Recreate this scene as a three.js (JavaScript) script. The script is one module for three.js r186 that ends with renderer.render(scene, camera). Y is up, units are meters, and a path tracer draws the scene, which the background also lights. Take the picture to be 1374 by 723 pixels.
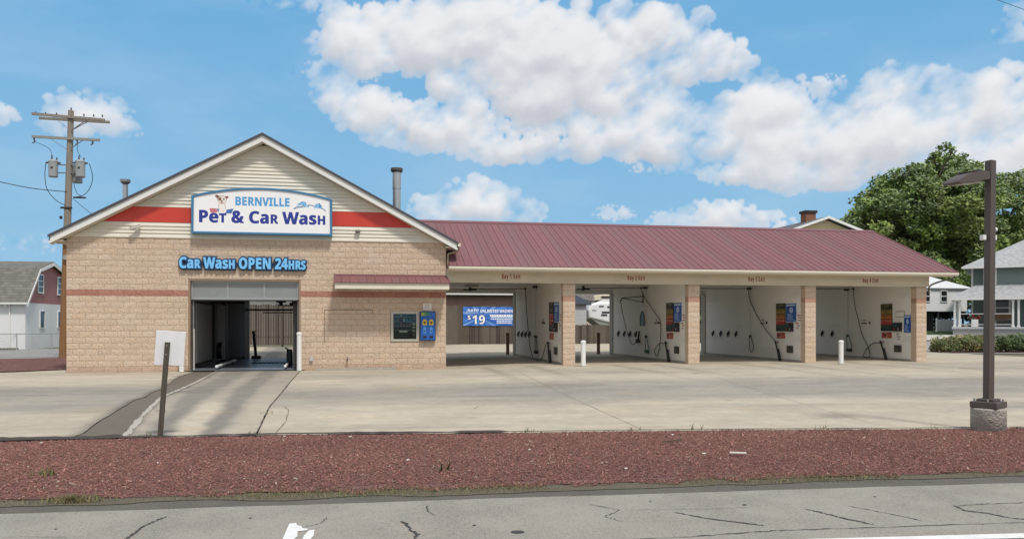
import * as THREE from 'three';
import { RoundedBoxGeometry } from 'three/addons/geometries/RoundedBoxGeometry.js';
import { mergeGeometries, mergeVertices } from 'three/addons/utils/BufferGeometryUtils.js';
import { FontLoader } from 'three/addons/loaders/FontLoader.js';

// ---------------------------------------------------------------- camera, sky, sun, exposure
const scene = new THREE.Scene();
const YAW = 0.18601;                                   // the street is seen a little askew
const camera = new THREE.PerspectiveCamera(36.3848, 1376 / 723, 0.1, 1500);
camera.position.set(0, 1.66, 0);
camera.lookAt(Math.sin(YAW), 1.66, -Math.cos(YAW));
camera.setViewOffset(1376, 723, 1, -73.5, 1376, 723);  // level camera, shifted lens
const renderer = new THREE.WebGLRenderer({ antialias: true });
renderer.toneMapping = THREE.LinearToneMapping;
const EXPOSURE = 1.24;
renderer.toneMappingExposure = EXPOSURE;
renderer.shadowMap.enabled = true;
const SUN = new THREE.Vector3(0.16, 0.83, 0.51).normalize();
const sun = new THREE.DirectionalLight(new THREE.Color(1, 0.955, 0.88), 2.1);
sun.position.copy(SUN).multiplyScalar(90).add(new THREE.Vector3(6, 0, -25));
sun.target.position.set(6, 0, -25);
sun.castShadow = true; sun.shadow.radius = 14; sun.shadow.mapSize.set(2048, 2048);
Object.assign(sun.shadow.camera, { left: -60, right: 60, top: 60, bottom: -60, near: 1, far: 220 });
scene.add(sun, sun.target);

// ---------------------------------------------------------------- numbers and noise
const R = (seed) => { let s = seed | 0; return () => { s = (s + 0x6d2b79f5) | 0; let t = Math.imul(s ^ (s >>> 15), 1 | s); t = (t + Math.imul(t ^ (t >>> 7), 61 | t)) ^ t; return ((t ^ (t >>> 14)) >>> 0) / 4294967296; }; };
const clamp = (x, a = 0, b = 1) => Math.min(b, Math.max(a, x)), lerp = (a, b, t) => a + (b - a) * t;
const S = (x, a, b) => { const t = clamp((x - a) / (b - a)); return t * t * (3 - 2 * t); };
const PI_ = new Uint16Array(8192), PV = new Float32Array(4096); { const r = R(99); for (let i = 0; i < 4096; i++) { PI_[i] = i; PV[i] = r(); } for (let i = 4095; i > 0; i--) { const j = Math.floor(r() * (i + 1)), t = PI_[i]; PI_[i] = PI_[j]; PI_[j] = t; } for (let i = 0; i < 4096; i++) PI_[i + 4096] = PI_[i]; }
const hsh = (x, y) => PV[PI_[PI_[x & 4095] + (y & 4095)]];
function vn(x, y) { const i = Math.floor(x), j = Math.floor(y); let u = x - i, v = y - j; u = u * u * (3 - 2 * u); v = v * v * (3 - 2 * v); const a = hsh(i, j), b = hsh(i + 1, j), c = hsh(i, j + 1), d = hsh(i + 1, j + 1); return a + (b - a) * u + (c - a) * v + (a - b - c + d) * u * v; }
function vnp(x, y, p) { const i = Math.floor(x), j = Math.floor(y); let u = x - i, v = y - j; u = u * u * (3 - 2 * u); v = v * v * (3 - 2 * v); const m = (k) => ((k % p) + p) % p, a = hsh(m(i), m(j)), b = hsh(m(i + 1), m(j)), c = hsh(m(i), m(j + 1)), d = hsh(m(i + 1), m(j + 1)); return a + (b - a) * u + (c - a) * v + (a - b - c + d) * u * v; }
function fbm(x, y, o = 4) { let s = 0, a = 0.5, n = 0; for (let k = 0; k < o; k++) { s += a * vn(x, y); n += a; x = x * 2.03 + 17.3; y = y * 2.03 + 9.1; a *= 0.5; } return s / n; }
function fbmp(x, y, p, o = 4) { let s = 0, a = 0.5, n = 0; for (let k = 0; k < o; k++) { s += a * vnp(x + k * 7, y + k * 13, p); n += a; x *= 2; y *= 2; p *= 2; a *= 0.5; } return s / n; }
const lin = (c) => (c <= 0.04045 ? c / 12.92 : ((c + 0.055) / 1.055) ** 2.4);

// ---------------------------------------------------------------- the sky: blue air and cumulus, computed over the whole dome
{
  const W = 4096, H = 2048, r = R(5), den = new Float32Array(W * H), DEG = W / 360;
  const blobs = [];
  const px = (x, y, rx, ry, k = 1) => { const a = Math.atan((x - 687) / 1100), c = Math.cos(a); blobs.push([a + YAW, Math.atan(((435 - y) / 1100) * c), (rx / 1100) * c * c, (ry / 1100) * c, k]); };
  // the bank of cumulus over the bays, the band under it and the small clouds round it
  for (const b of [[500, 60, 85, 42], [600, 62, 110, 55], [690, 60, 100, 58], [780, 75, 105, 62], [880, 55, 80, 42], [940, 85, 70, 34], [700, 128, 120, 50], [820, 120, 90, 45], [450, 130, 34, 26], [500, 155, 60, 32], [575, 175, 95, 36], [690, 195, 110, 30], [800, 185, 100, 34], [890, 178, 75, 48], [960, 185, 85, 38], [1020, 150, 62, 45], [1060, 195, 95, 45], [1100, 225, 110, 42], [1170, 190, 90, 60], [1200, 120, 50, 30], [1270, 130, 90, 36], [1350, 140, 100, 48], [1280, 185, 120, 50], [1360, 215, 100, 45], [1010, 228, 80, 26], [900, 222, 60, 16, 0.8], [640, 275, 62, 34], [590, 285, 44, 26], [690, 285, 44, 22], [960, 292, 66, 22], [905, 295, 40, 14], [1020, 300, 50, 16], [120, 150, 58, 27], [90, 168, 40, 22], [155, 172, 38, 16], [0, 155, 24, 14], [1372, 40, 44, 20, 0.75], [1392, 14, 50, 18, 0.75], [400, 4, 80, 16, 0.8], [450, 100, 60, 16, 0.75], [825, 288, 28, 12, 0.75], [1090, 120, 50, 20, 0.6], [30, 330, 60, 16, 0.5], [300, -60, 160, 36], [700, -110, 240, 50], [1150, -120, 180, 40]]) px(...b);
  const NV = blobs.length;
  // the rest of the dome carries the same weather
  const inView = (a, e) => Math.abs(a - YAW) < 1.0 && e < 0.62;
  for (let k = 0; k < 400; k++) {
    const a = (r() * 2 - 1) * Math.PI, e = 0.05 + r() ** 1.9 * 1.35;
    if (inView(a, e)) continue;
    const n = 3 + r() * 7, s = 0.05 + 0.09 * r();
    for (let j = 0; j < n; j++) blobs.push([a + (r() - 0.5) * s * 5 / Math.max(0.25, Math.cos(e)), e + (r() - 0.35) * s * 1.3, s * (0.5 + r() * 0.9) / Math.max(0.25, Math.cos(e)), s * (0.3 + r() * 0.4), 0.9 + r() * 0.2]);
  }
  const rowOf = (e) => (e / Math.PI + 0.5) * H, colOf = (a) => { const t = (Math.atan2(-Math.cos(a), Math.sin(a)) / (2 * Math.PI) + 0.5) * W; return t; };
  // every cloud is a heap of puffs; their relief (a smooth union of domes) is lit from above
  const puff = (c0, j0, rx, ry, hgt) => { for (let j = Math.max(H / 2, Math.ceil(j0 - ry)); j <= Math.min(H - 1, j0 + ry); j++) for (let c = Math.ceil(c0 - rx); c <= c0 + rx; c++) { const d = 1 - ((c - c0) / rx) ** 2 - ((j - j0) / ry) ** 2; if (d > 0) { const h = hgt * Math.sqrt(d), h2 = h * h; den[j * W + (((c % W) + W) % W)] += h2 * h2; } } };
  blobs.forEach(([a, e, ra, re, k], n) => {
    const c0 = colOf(a), j0 = rowOf(e), rc = (ra / (2 * Math.PI)) * W, rr = (re / Math.PI) * H, asp = 1 / Math.max(0.25, Math.cos(e)), near = n < NV;
    for (const [cnt, fr, q0, q1] of near ? [[9, 0.5, 0, 0.55], [22, 0.3, 0.2, 0.85], [46, 0.17, 0.5, 1.05], [24, 0.11, 0.7, 1.05]] : [[6, 0.5, 0, 0.6], [14, 0.28, 0.3, 0.95]])
      for (let i = 0; i < cnt * (near ? Math.min(1.6, rc / 90 + 0.4) : 1); i++) { const t = r() * 6.283, q = Math.sqrt(lerp(q0 * q0, q1 * q1, r())), y = Math.sin(t) * q, pr = rr * fr * (0.6 + 0.8 * r()) * k; puff(c0 + Math.cos(t) * q * rc, j0 + (y < 0 ? y * 0.72 : y) * rr, pr * asp * 1.15, pr, pr * 0.9 + rr * 0.35 * (1 - q * q) * (fr < 0.2 ? 0.8 : 0.2)); }
  });
  const data = new Float32Array(W * H * 4), al = new Float32Array(W * H), sm = new Float32Array(W * H);
  for (let j = H / 2; j < H; j++) {
    const e = (j / H - 0.5) * Math.PI, ce = Math.max(0.12, Math.cos(e));
    for (let c = 0; c < W; c++) {
      const i = j * W + c; if (den[i] <= 0) continue;
      const h = Math.sqrt(Math.sqrt(den[i])), a = (c / W) * 360 * ce + 40, ee = (e * 180) / Math.PI, n = fbm(a * 0.55, ee * 0.62, 6), n2 = fbm(a * 0.16 + 31, ee * 0.24, 4);
      sm[i] = Math.max(0, h * (0.72 + 0.56 * n) + (n - 0.5) * 12);
      const n4 = fbm(a * 2.1, ee * 2.6, 4); al[i] = h * (0.4 + 1.3 * n) + 4.5 + (n - 0.5) * 22 + (n4 - 0.5) * 9 + (n2 - 0.5) * 22;
    }
  }
  const at = (j, c) => (j < H ? sm[j * W + ((c + W) % W)] : 0);
  for (let j = 0; j < H; j++) {
    const e = (j / H - 0.5) * Math.PI, h = Math.max(0, e);
    const t = S(h, 0, 0.42), z = S(h, 0.5, 1.5);
    for (let c = 0; c < W; c++) {
      const i = j * W + c;
      let rr, gg, bb;
      if (e < 0) { const k = S(-e, 0, 0.05); rr = lerp(0.36, 0.2, k); gg = lerp(0.56, 0.19, k); bb = lerp(0.72, 0.17, k); }
      else {
        rr = lerp(lerp(0.255, 0.105, t), 0.09, z); gg = lerp(lerp(0.525, 0.385, t), 0.28, z); bb = lerp(lerp(0.765, 0.7, t), 0.58, z);
        const veil = 0.06 * S(fbm(c * 0.011, j * 0.03, 5), 0.45, 0.8); rr += veil; gg += veil * 0.7; bb += veil * 0.4;
        if (al[i] > -4) {
          let acc = 0; for (const s of [12, 26, 42, 60, 80, 104]) acc += S(at(j + s, c), 4, 44);
          const gx = (at(j, c - 2) - at(j, c + 2)) / 4, gz = (at(j - 2, c) - at(j + 2, c)) / 4, gX = (at(j, c - 7) - at(j, c + 7)) / 14, gZ = (at(j - 7, c) - at(j + 7, c)) / 14;
          const nx = gx * 0.35 + gX * 0.75, nz = gz * 0.35 + gZ * 0.75, il = 1 / Math.sqrt(nx * nx + nz * nz + 1), lam = (0.2 * nx + 0.72 * nz + 0.6) * il;
          const w = lerp(0.86, clamp(0.69 + 0.2 * lam - 0.024 * acc + 0.06 * (fbm(c * 0.03, j * 0.045, 5) - 0.5), 0.54, 0.92), 0.25 + 0.75 * S(al[i], -4, 16)), k = (0.94 - w) * 0.1, A = (0.3 * S(al[i], -4, 8) + 0.7 * S(al[i], -1, 24)) * 0.96;
          rr = lerp(rr, w - k * 0.2, A); gg = lerp(gg, w + k * 0.1, A); bb = lerp(bb, w + 0.012 + k, A);
        }
      }
      data[i * 4] = rr / EXPOSURE; data[i * 4 + 1] = gg / EXPOSURE; data[i * 4 + 2] = bb / EXPOSURE; data[i * 4 + 3] = 1;
    }
  }
  const t = new THREE.DataTexture(data, W, H, THREE.RGBAFormat, THREE.FloatType);
  t.mapping = THREE.EquirectangularReflectionMapping; t.magFilter = t.minFilter = THREE.LinearFilter; t.needsUpdate = true;
  scene.background = t; scene.environment = t;
}

// ---------------------------------------------------------------- helpers
const used = new Map();
const numbered = (n) => { const k = used.get(n) || 0; used.set(n, k + 1); return k ? n + '_' + String(k).padStart(3, '0') : n; };
function tag(o, label, category, group, kind) { if (label) o.userData.label = label; if (category) o.userData.category = category; if (group) o.userData.group = group; if (kind) o.userData.kind = kind; return o; }
function thing(name, label, category, pos = [0, 0, 0], group, ry = 0) { const o = new THREE.Group(); o.name = numbered(name); o.position.set(...pos); o.rotation.y = ry; scene.add(o); return tag(o, label, category, group); }
function mesh(name, g, m, parent = scene) { const o = new THREE.Mesh(Array.isArray(g) ? M(g) : g, m); o.name = parent === scene ? numbered(name) : name; o.castShadow = o.receiveShadow = true; parent.add(o); return o; }
// geometry given in world metres, re-based onto its thing (or onto the part it belongs to)
function worldPart(name, g, m, parent) { const geo = Array.isArray(g) ? M(g) : g, p = new THREE.Vector3(); for (let o = parent; o; o = o.parent) p.add(o.position); geo.translate(-p.x, -p.y, -p.z); return mesh(name, geo, m, parent); }
function copyOf(o, pos, label, ry) { const c = o.clone(); c.name = numbered(o.name.replace(/_\d{3}$/, '')); c.position.set(...pos); if (ry !== undefined) c.rotation.y = ry; c.userData = { ...o.userData }; if (label) c.userData.label = label; scene.add(c); return c; }
function M(list) { const k = list.map((g) => { const q = g.index ? g.toNonIndexed() : g; for (const a of Object.keys(q.attributes)) if (!['position', 'normal', 'uv'].includes(a)) q.deleteAttribute(a); return q; }); return k.length > 1 ? mergeGeometries(k) : k[0]; }
const bx = (x0, x1, y0, y1, z0, z1) => { const g = new THREE.BoxGeometry(Math.abs(x1 - x0), Math.abs(y1 - y0), Math.abs(z1 - z0)); g.translate((x0 + x1) / 2, (y0 + y1) / 2, (z0 + z1) / 2); return g; };
const rb = (x0, x1, y0, y1, z0, z1, r = 0.012, s = 2) => { const g = new RoundedBoxGeometry(Math.abs(x1 - x0), Math.abs(y1 - y0), Math.abs(z1 - z0), s, r); g.translate((x0 + x1) / 2, (y0 + y1) / 2, (z0 + z1) / 2); return g; };
const V = (x, y, z) => new THREE.Vector3(x, y, z);
function rod(a, b, r0, r1 = r0, n = 8) { const A = V(...a), B = V(...b), d = B.clone().sub(A), g = new THREE.CylinderGeometry(r1, r0, d.length(), n); g.applyQuaternion(new THREE.Quaternion().setFromUnitVectors(V(0, 1, 0), d.clone().normalize())); const c = A.add(B).multiplyScalar(0.5); g.translate(c.x, c.y, c.z); return g; }
function bar(a, b, w, h) { const A = V(...a), B = V(...b), d = B.clone().sub(A), g = new THREE.BoxGeometry(w, d.length(), h); g.applyQuaternion(new THREE.Quaternion().setFromUnitVectors(V(0, 1, 0), d.clone().normalize())); const c = A.add(B).multiplyScalar(0.5); g.translate(c.x, c.y, c.z); return g; }
const hose = (pts, r = 0.014, n = 48, s = 6) => new THREE.TubeGeometry(new THREE.CatmullRomCurve3(pts.map((p) => V(...p))), n, r, s);
// uv in metres, by the main direction of each face
function muv(g, k = 1, ox = 0, oy = 0) { const q = g.index ? g.toNonIndexed() : g, p = q.attributes.position, uv = new Float32Array(p.count * 2), a = V(0, 0, 0), b = V(0, 0, 0), c = V(0, 0, 0);
  for (let i = 0; i < p.count; i += 3) { a.fromBufferAttribute(p, i); b.fromBufferAttribute(p, i + 1); c.fromBufferAttribute(p, i + 2); const n = b.clone().sub(a).cross(c.clone().sub(a)), x = Math.abs(n.x), y = Math.abs(n.y), z = Math.abs(n.z);
    for (let j = 0; j < 3; j++) { const v = [a, b, c][j], s = x > y && x > z ? [v.z, v.y] : y > z ? [v.x, v.z] : [v.x, v.y]; uv[(i + j) * 2] = s[0] * k + ox; uv[(i + j) * 2 + 1] = s[1] * k + oy; } }
  q.setAttribute('uv', new THREE.BufferAttribute(uv, 2)); return q; }
function poly(pts, y = 0) { const s = new THREE.Shape(pts.map(([x, z]) => new THREE.Vector2(x, -z))), g = new THREE.ShapeGeometry(s); g.rotateX(-Math.PI / 2); g.translate(0, y, 0); return muv(g); }
function prism(pts, z0, z1) { const g = new THREE.ExtrudeGeometry(new THREE.Shape(pts.map(([x, y]) => new THREE.Vector2(x, y))), { depth: Math.abs(z1 - z0), bevelEnabled: false }); g.translate(0, 0, Math.min(z0, z1)); return g; }

function tex(w, h, fn, { srgb = false, rep = null } = {}) { const d = new Uint8Array(w * h * 4), o = [0, 0, 0]; for (let y = 0; y < h; y++) for (let x = 0; x < w; x++) { fn(x / w, y / h, o, x, y); const i = (y * w + x) * 4; d[i] = clamp(o[0]) * 255; d[i + 1] = clamp(o[1]) * 255; d[i + 2] = clamp(o[2]) * 255; d[i + 3] = 255; }
  const t = new THREE.DataTexture(d, w, h); t.magFilter = THREE.LinearFilter; t.minFilter = THREE.LinearMipmapLinearFilter; t.generateMipmaps = true; t.wrapS = t.wrapT = THREE.RepeatWrapping; if (srgb) t.colorSpace = THREE.SRGBColorSpace; if (rep) t.repeat.set(...rep); t.needsUpdate = true; return t; }
const rep = (t, x, y = x) => { const c = t.clone(); c.repeat.set(x, y); c.needsUpdate = true; return c; };
function canvas(w, h, draw) { const c = document.createElement('canvas'); c.width = w; c.height = h; const g = c.getContext('2d'); draw(g, w, h); const t = new THREE.CanvasTexture(c); t.colorSpace = THREE.SRGBColorSpace; t.anisotropy = 8; return t; }
const mat = (color, roughness = 0.8, o = {}) => { const m = new THREE.MeshStandardMaterial({ roughness, ...o }); if (Array.isArray(color)) m.color.setRGB(...color); else m.color.set(color); return m; };

// shared relief and tone (multiplied onto a material's own colour)
const T = {};
T.rough = tex(256, 256, (u, v, o) => { const n = fbmp(u * 24, v * 24, 24, 4); o[0] = o[1] = o[2] = n; });
T.grit = tex(512, 512, (u, v, o) => { const n = 0.55 * fbmp(u * 90, v * 90, 90, 3) + 0.45 * fbmp(u * 12, v * 12, 12, 3); o[0] = o[1] = o[2] = n; });
T.mottle = tex(512, 512, (u, v, o) => { const n = 0.6 * fbmp(u * 5, v * 5, 5, 5) + 0.4 * fbmp(u * 60, v * 60, 60, 3), k = 0.74 + 0.5 * n; o[0] = k; o[1] = k * 0.995; o[2] = k * 0.985; });
T.faint = tex(512, 512, (u, v, o) => { const n = 0.7 * fbmp(u * 4, v * 4, 4, 5) + 0.3 * fbmp(u * 70, v * 70, 70, 2), k = 0.88 + 0.24 * n; o[0] = o[1] = k; o[2] = k * 0.99; });
T.stone = tex(512, 512, (u, v, o) => { const n = fbmp(u * 40, v * 40, 40, 4), s = fbmp(u * 140, v * 140, 140, 2), k = 0.66 + 0.42 * n + (s > 0.66 ? 0.1 : s < 0.3 ? -0.13 : 0); o[0] = k; o[1] = k * 0.985; o[2] = k * 0.97; });
T.asphalt = tex(1024, 1024, (u, v, o) => { const s = fbmp(u * 230, v * 230, 230, 2), n = fbmp(u * 6, v * 6, 6, 5); let k = 0.72 + 0.36 * n + (s - 0.5) * 0.42; if (s > 0.73) k += 0.12; if (s < 0.24) k -= 0.16; o[0] = k; o[1] = k * 0.99; o[2] = k * 0.965; });
T.wood = tex(512, 512, (u, v, o) => { const g = fbmp(u * 40, v * 3, 3 * 40, 3), f = vn(u * 260, v * 9), k = 0.55 + 0.5 * g + 0.18 * f; o[0] = k; o[1] = k * 0.97; o[2] = k * 0.93; });
T.dirt = tex(512, 512, (u, v, o) => { const n = fbmp(u * 7, v * 7, 7, 5), m = fbmp(u * 3 + 5, v * 16, 16, 4), k = 0.93 + 0.1 * n - 0.1 * S(m, 0.55, 0.8); o[0] = k; o[1] = k * 0.985; o[2] = k * 0.95; });
T.shingle = tex(512, 512, (u, v, o) => { const row = Math.floor(v * 24), t = v * 24 - row, col = Math.floor(u * 16 + (row % 2) * 0.5), n = hsh(col % 16, row), k = 0.62 + 0.3 * n + 0.2 * fbmp(u * 90, v * 90, 90, 2) - (t < 0.16 ? 0.22 : 0); o[0] = k; o[1] = k * 0.99; o[2] = k * 0.96; });

// the lie of the land: flat by the road, a touch higher at the bays, rising behind
const gy = (x, z) => 0.1 * S(x, 2.5, 7) * S(-z, 15, 29) + 0.33 * S(-z, 41, 50) * S(x, -10, -6) + 0.72 * S(-z, 42.5, 48) * S(x, 22, 29);
const along = (pts, t) => { for (let i = 1; i < pts.length; i++) if (t <= pts[i][0] || i === pts.length - 1) { const [a, b] = pts[i - 1], [c, d] = pts[i]; return lerp(b, d, (t - a) / (c - a)); } };
// a sheet lying on the land between z0 and z1 (both negative, z0 nearer), x from xl(z) to xr(z)
function sheet(z0, z1, nz, xl, xr, nx, dy = 0, near = null) { const P = [], UV = [], I = [];
  for (let j = 0; j <= nz; j++) for (let i = 0; i <= nx; i++) { let z = lerp(z0, z1, j / nz); let x = lerp(xl(z), xr(z), i / nx); if (near) { z = lerp(near(x), z1, j / nz); x = lerp(xl(z), xr(z), i / nx); } P.push(x, gy(x, z) + dy, z); UV.push(x, -z); }
  for (let j = 0; j < nz; j++) for (let i = 0; i < nx; i++) { const a = j * (nx + 1) + i, b = a + 1, c = a + nx + 1, d = c + 1; I.push(a, b, d, a, d, c); }
  const g = new THREE.BufferGeometry(); g.setAttribute('position', new THREE.Float32BufferAttribute(P, 3)); g.setAttribute('uv', new THREE.Float32BufferAttribute(UV, 2)); g.setIndex(I); g.computeVertexNormals(); return g; }
const K = (k) => () => k;

// ---------------------------------------------------------------- the ground
const EDGE = [[-40, -13.6], [-10, -12.75], [-4.1, -12.68], [-2.45, -12.61], [-0.9, -12.6], [1.3, -12.32], [4.8, -12.0], [9.1, -11.42], [12, -11.1], [40, -8.6]];       // lot / red mulch
const MULCH = [[-40, -9.9], [-3.3, -8.5], [-1.3, -8.38], [0.9, -8.28], [3.3, -8.22], [7.4, -8.04], [40, -6.9]];                                                       // red mulch / shoulder
const ROAD = [[-40, -9.4], [-3.07, -7.86], [-1.2, -7.81], [0.83, -7.72], [3.8, -7.6], [6.85, -7.43], [40, -5.8]];                                                    // shoulder / road
const edgeZ = (x) => along(EDGE, x), mulchZ = (x) => along(MULCH, x), roadZ = (x) => along(ROAD, x);
const structure = (o) => tag(o, null, null, null, 'structure');
const m_earth = mat([0.13, 0.125, 0.075], 1, { map: rep(T.mottle, 0.2), bumpMap: rep(T.grit, 0.5), bumpScale: 0.03 });
{
  const g = sheet(60, -900, 96, K(-700), K(700), 140, -0.06); // far country
  const p = g.attributes.position; for (let i = 0; i < p.count; i++) { const x = p.getX(i), z = p.getZ(i); if (Math.abs(x) < 62 && z > -100) p.setY(i, gy(x, z) - 0.35); }
  structure(mesh('ground', g, m_earth));
  structure(mesh('field', sheet(-8, -100, 92, K(-62), K(62), 124, -0.05), m_earth));
}
// concrete lot: one picture of wear in metres over all its slabs (60 m x 40 m)
const LW = 2048, LH = 1400, LX0 = -24, LZ0 = -10, LXS = 60, LZS = 41;
const laneL = [[-46, -5.1], [-34, -5.0], [-31, -5.0], [-25, -4.62], [-22.2, -4.5], [-19.8, -4.41], [-16.1, -3.98], [-13, -3.46], [-10, -2.9]], stripL = [[-46, -5.6], [-31, -5.58], [-27.6, -5.55], [-22.3, -4.97], [-20.3, -4.84], [-15.7, -4.44], [-12.8, -4.1], [-10, -3.8]], laneR = [[-46, -2], [-30.3, -2.0], [-25.1, -1.91], [-21, -1.81], [-19, -1.77], [-17.2, -1.74], [-12.8, -1.49], [-10, -1.3]];
const stripX = (z) => along(stripL, z) + 0.26 * (fbm(z * 0.8, 2, 4) - 0.5), laneX = (z) => along(laneL, z) + 0.2 * (fbm(z * 0.9, 12, 4) - 0.5);
const drips = []; { const r = R(83); for (let i = 0; i < 46; i++) drips.push([i < 30 ? [5.6, 10.5, 15.6, 20.6][i % 4] + (r() - 0.5) * 3.4 : -4 + 30 * r(), i < 30 ? 24 + 6 * r() : 13 + 12 * r(), 0.04 + 0.12 * r() * r(), 0.1 + 0.22 * r()]); }
const texLot = tex(LW, LH, (u, v, o) => {
  const x = LX0 + u * LXS, z = LZ0 - v * LZS, d = -z;
  const n1 = fbm(x * 0.22, z * 0.9, 5), n2 = fbm(x * 1.3 + 40, z * 2.2, 4), n3 = fbm(x * 9, z * 9 + 7, 3), n4 = fbm(x * 0.07 + 3, z * 0.35, 4);
  const warm = [0.735, 0.69, 0.615], grey = [0.6, 0.575, 0.53];
  let w = S(d, 15.6, 18.2) * (1 - S(d, 20.5, 25)) * 0.95 + S(d, 23, 28) * 0.3 * (1 - S(d, 28.5, 29.6)) + (n1 - 0.5) * 0.9 + (n4 - 0.5) * 0.9;
  if (x < along(stripL, z)) w = S(d, 15, 17.6) * (1 - S(d, 21, 27)) * 0.9 + (n1 - 0.5) * 1.0;
  const inLane = x > along(laneL, z) && x < along(laneR, z);
  if (inLane) {
    const c = (x - along(laneL, z)) / (along(laneR, z) - along(laneL, z));
    w = 0.2 + 1.0 * Math.exp(-(((c - 0.28 + (n1 - 0.5) * 0.14) / 0.1) ** 2)) + 1.05 * Math.exp(-(((c - 0.66 + (n1 - 0.5) * 0.16) / 0.085) ** 2)) + 0.32 * S(d, 16.5, 22) + (n2 - 0.5) * 0.7 - 0.5 * Math.exp(-(((c - 0.47) / 0.12) ** 2)) * (1 - S(d, 17, 19));
  }
  w = clamp(w);
  const k = (0.9 + 0.16 * n2 + 0.1 * (n3 - 0.5)) * (1 - 0.1 * S(n2 * n1, 0.33, 0.5));
  for (let i = 0; i < 3; i++) o[i] = lerp(warm[i], grey[i], w) * k * (inLane ? 1.02 - 0.14 * w : 1);
  const rust = S(vn(x * 0.8 + 9, z * 0.8), 0.8, 0.95) * 0.04; o[0] += rust * 0.4; o[2] -= rust * 0.4;
  let dk = 1; for (const [sx, sd, sr, sk] of drips) { const q = ((x - sx) / (sr * 1.5)) ** 2 + ((d - sd) / sr) ** 2; if (q < 4) dk *= 1 - sk * Math.exp(-q * 1.5) * (0.6 + 0.8 * n3); }
  if (d > 20 && d < 30.4 && x > 3.4) for (const cx of [5.5, 10.5, 15.55, 20.55]) for (const s of [-0.85, 0.85]) dk *= 1 - 0.13 * Math.exp(-(((x - cx - s - (30 - d) * 0.05 * (n1 - 0.5)) / 0.22) ** 2)) * S(d, 20, 29) * (0.5 + n2);
  const ds = Math.min(Math.abs(x - stripX(z)), Math.abs(x - laneX(z))); if (d < 31) dk *= 1 - 0.3 * Math.exp(-((ds / 0.16) ** 2)) * (0.4 + n2);
  dk *= 1 - 0.16 * S(d, 13.2, 12.4) * 0; for (let i = 0; i < 3; i++) o[i] *= dk;
  if (d > 30.2 && x > 3.3 && x < 23.3 && d < 40.6) { const q = 0.88 + 0.2 * fbm(x * 0.8, z * 0.3, 4); for (let i = 0; i < 3; i++) o[i] *= q; }   // wet, worn wash bays
}, { srgb: true });
texLot.wrapS = texLot.wrapT = THREE.ClampToEdgeWrapping;
const lotUV = (g) => { const p = g.attributes.position, uv = g.attributes.uv; for (let i = 0; i < p.count; i++) uv.setXY(i, (p.getX(i) - LX0) / LXS, (LZ0 - p.getZ(i)) / LZS); return g; };
const m_lot = mat(0xffffff, 0.92, { map: texLot, bumpMap: rep(T.grit, 120, 80), bumpScale: 0.004 });
const m_strip = mat([0.15, 0.128, 0.1], 0.95, { map: rep(T.mottle, 0.5), bumpMap: rep(T.grit, 1.2), bumpScale: 0.008 });
const m_road = mat([0.335, 0.31, 0.27], 0.93, { map: rep(T.asphalt, 0.42), bumpMap: rep(T.grit, 1.5), bumpScale: 0.006 });
const m_oldroad = mat([0.3, 0.295, 0.285], 0.95, { map: rep(T.asphalt, 0.3) });
const m_shoulder = mat([0.15, 0.136, 0.118], 1, { map: rep(T.asphalt, 0.6), bumpMap: rep(T.grit, 1.4), bumpScale: 0.02 });
const m_crack = mat([0.05, 0.048, 0.045], 0.9), m_soil = mat([0.075, 0.06, 0.048], 1, { map: rep(T.mottle, 1), bumpMap: rep(T.grit, 2), bumpScale: 0.02 });
const m_joint = mat([0.13, 0.11, 0.085], 1);
const lot = new THREE.Group(); lot.name = 'parking_lot'; scene.add(lot); structure(lot);
const sEdge = (x) => edgeZ(x) + 0.05 + 0.05 * Math.sin(x * 3.1) * vn(x * 2, 5);
mesh('concrete_slab', lotUV(sheet(-12, -50, 90, K(-9.85), (z) => stripX(z) - 0.01, 14, 0, sEdge)), m_lot, lot);
mesh('concrete_slab', lotUV(sheet(-12, -33, 40, K(-24), K(-9.86), 16, 0, sEdge)), m_lot, lot);
mesh('asphalt_strip', sheet(-12, -31.5, 60, stripX, laneX, 4, -0.008, sEdge), m_strip, lot);
mesh('concrete_slab', lotUV(sheet(-12, -31.5, 70, (z) => laneX(z) + 0.01, (z) => along(laneR, z) - 0.012, 12, 0.004, sEdge)), m_lot, lot);
mesh('concrete_slab', lotUV(sheet(-12, -49.9, 110, (z) => along(laneR, z) + 0.012, K(31.6), 70, 0, sEdge)), m_lot, lot);
mesh('concrete_slab', lotUV(sheet(-40.9, -49.9, 12, (z) => along(stripL, z) - 0.005, (z) => along(laneR, z) + 0.008, 6, 0.002)), m_lot, lot);
// slab edges towards the strip, raised a little like a worn kerb
{ const pts = laneL.filter(([z]) => z > -31.5 && z < -12).map(([z, x]) => [x, 0.0, z]); pts.push([-3.4, 0, -12.72]); mesh('slab_edge', ribbon(pts.map(([x, y, z]) => [laneX(z) + 0.06, z]), 0.09, 0.012, 77, 0.025, 16), mat([0.43, 0.4, 0.35], 0.95, { map: rep(T.mottle, 2) }), lot); }
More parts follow.
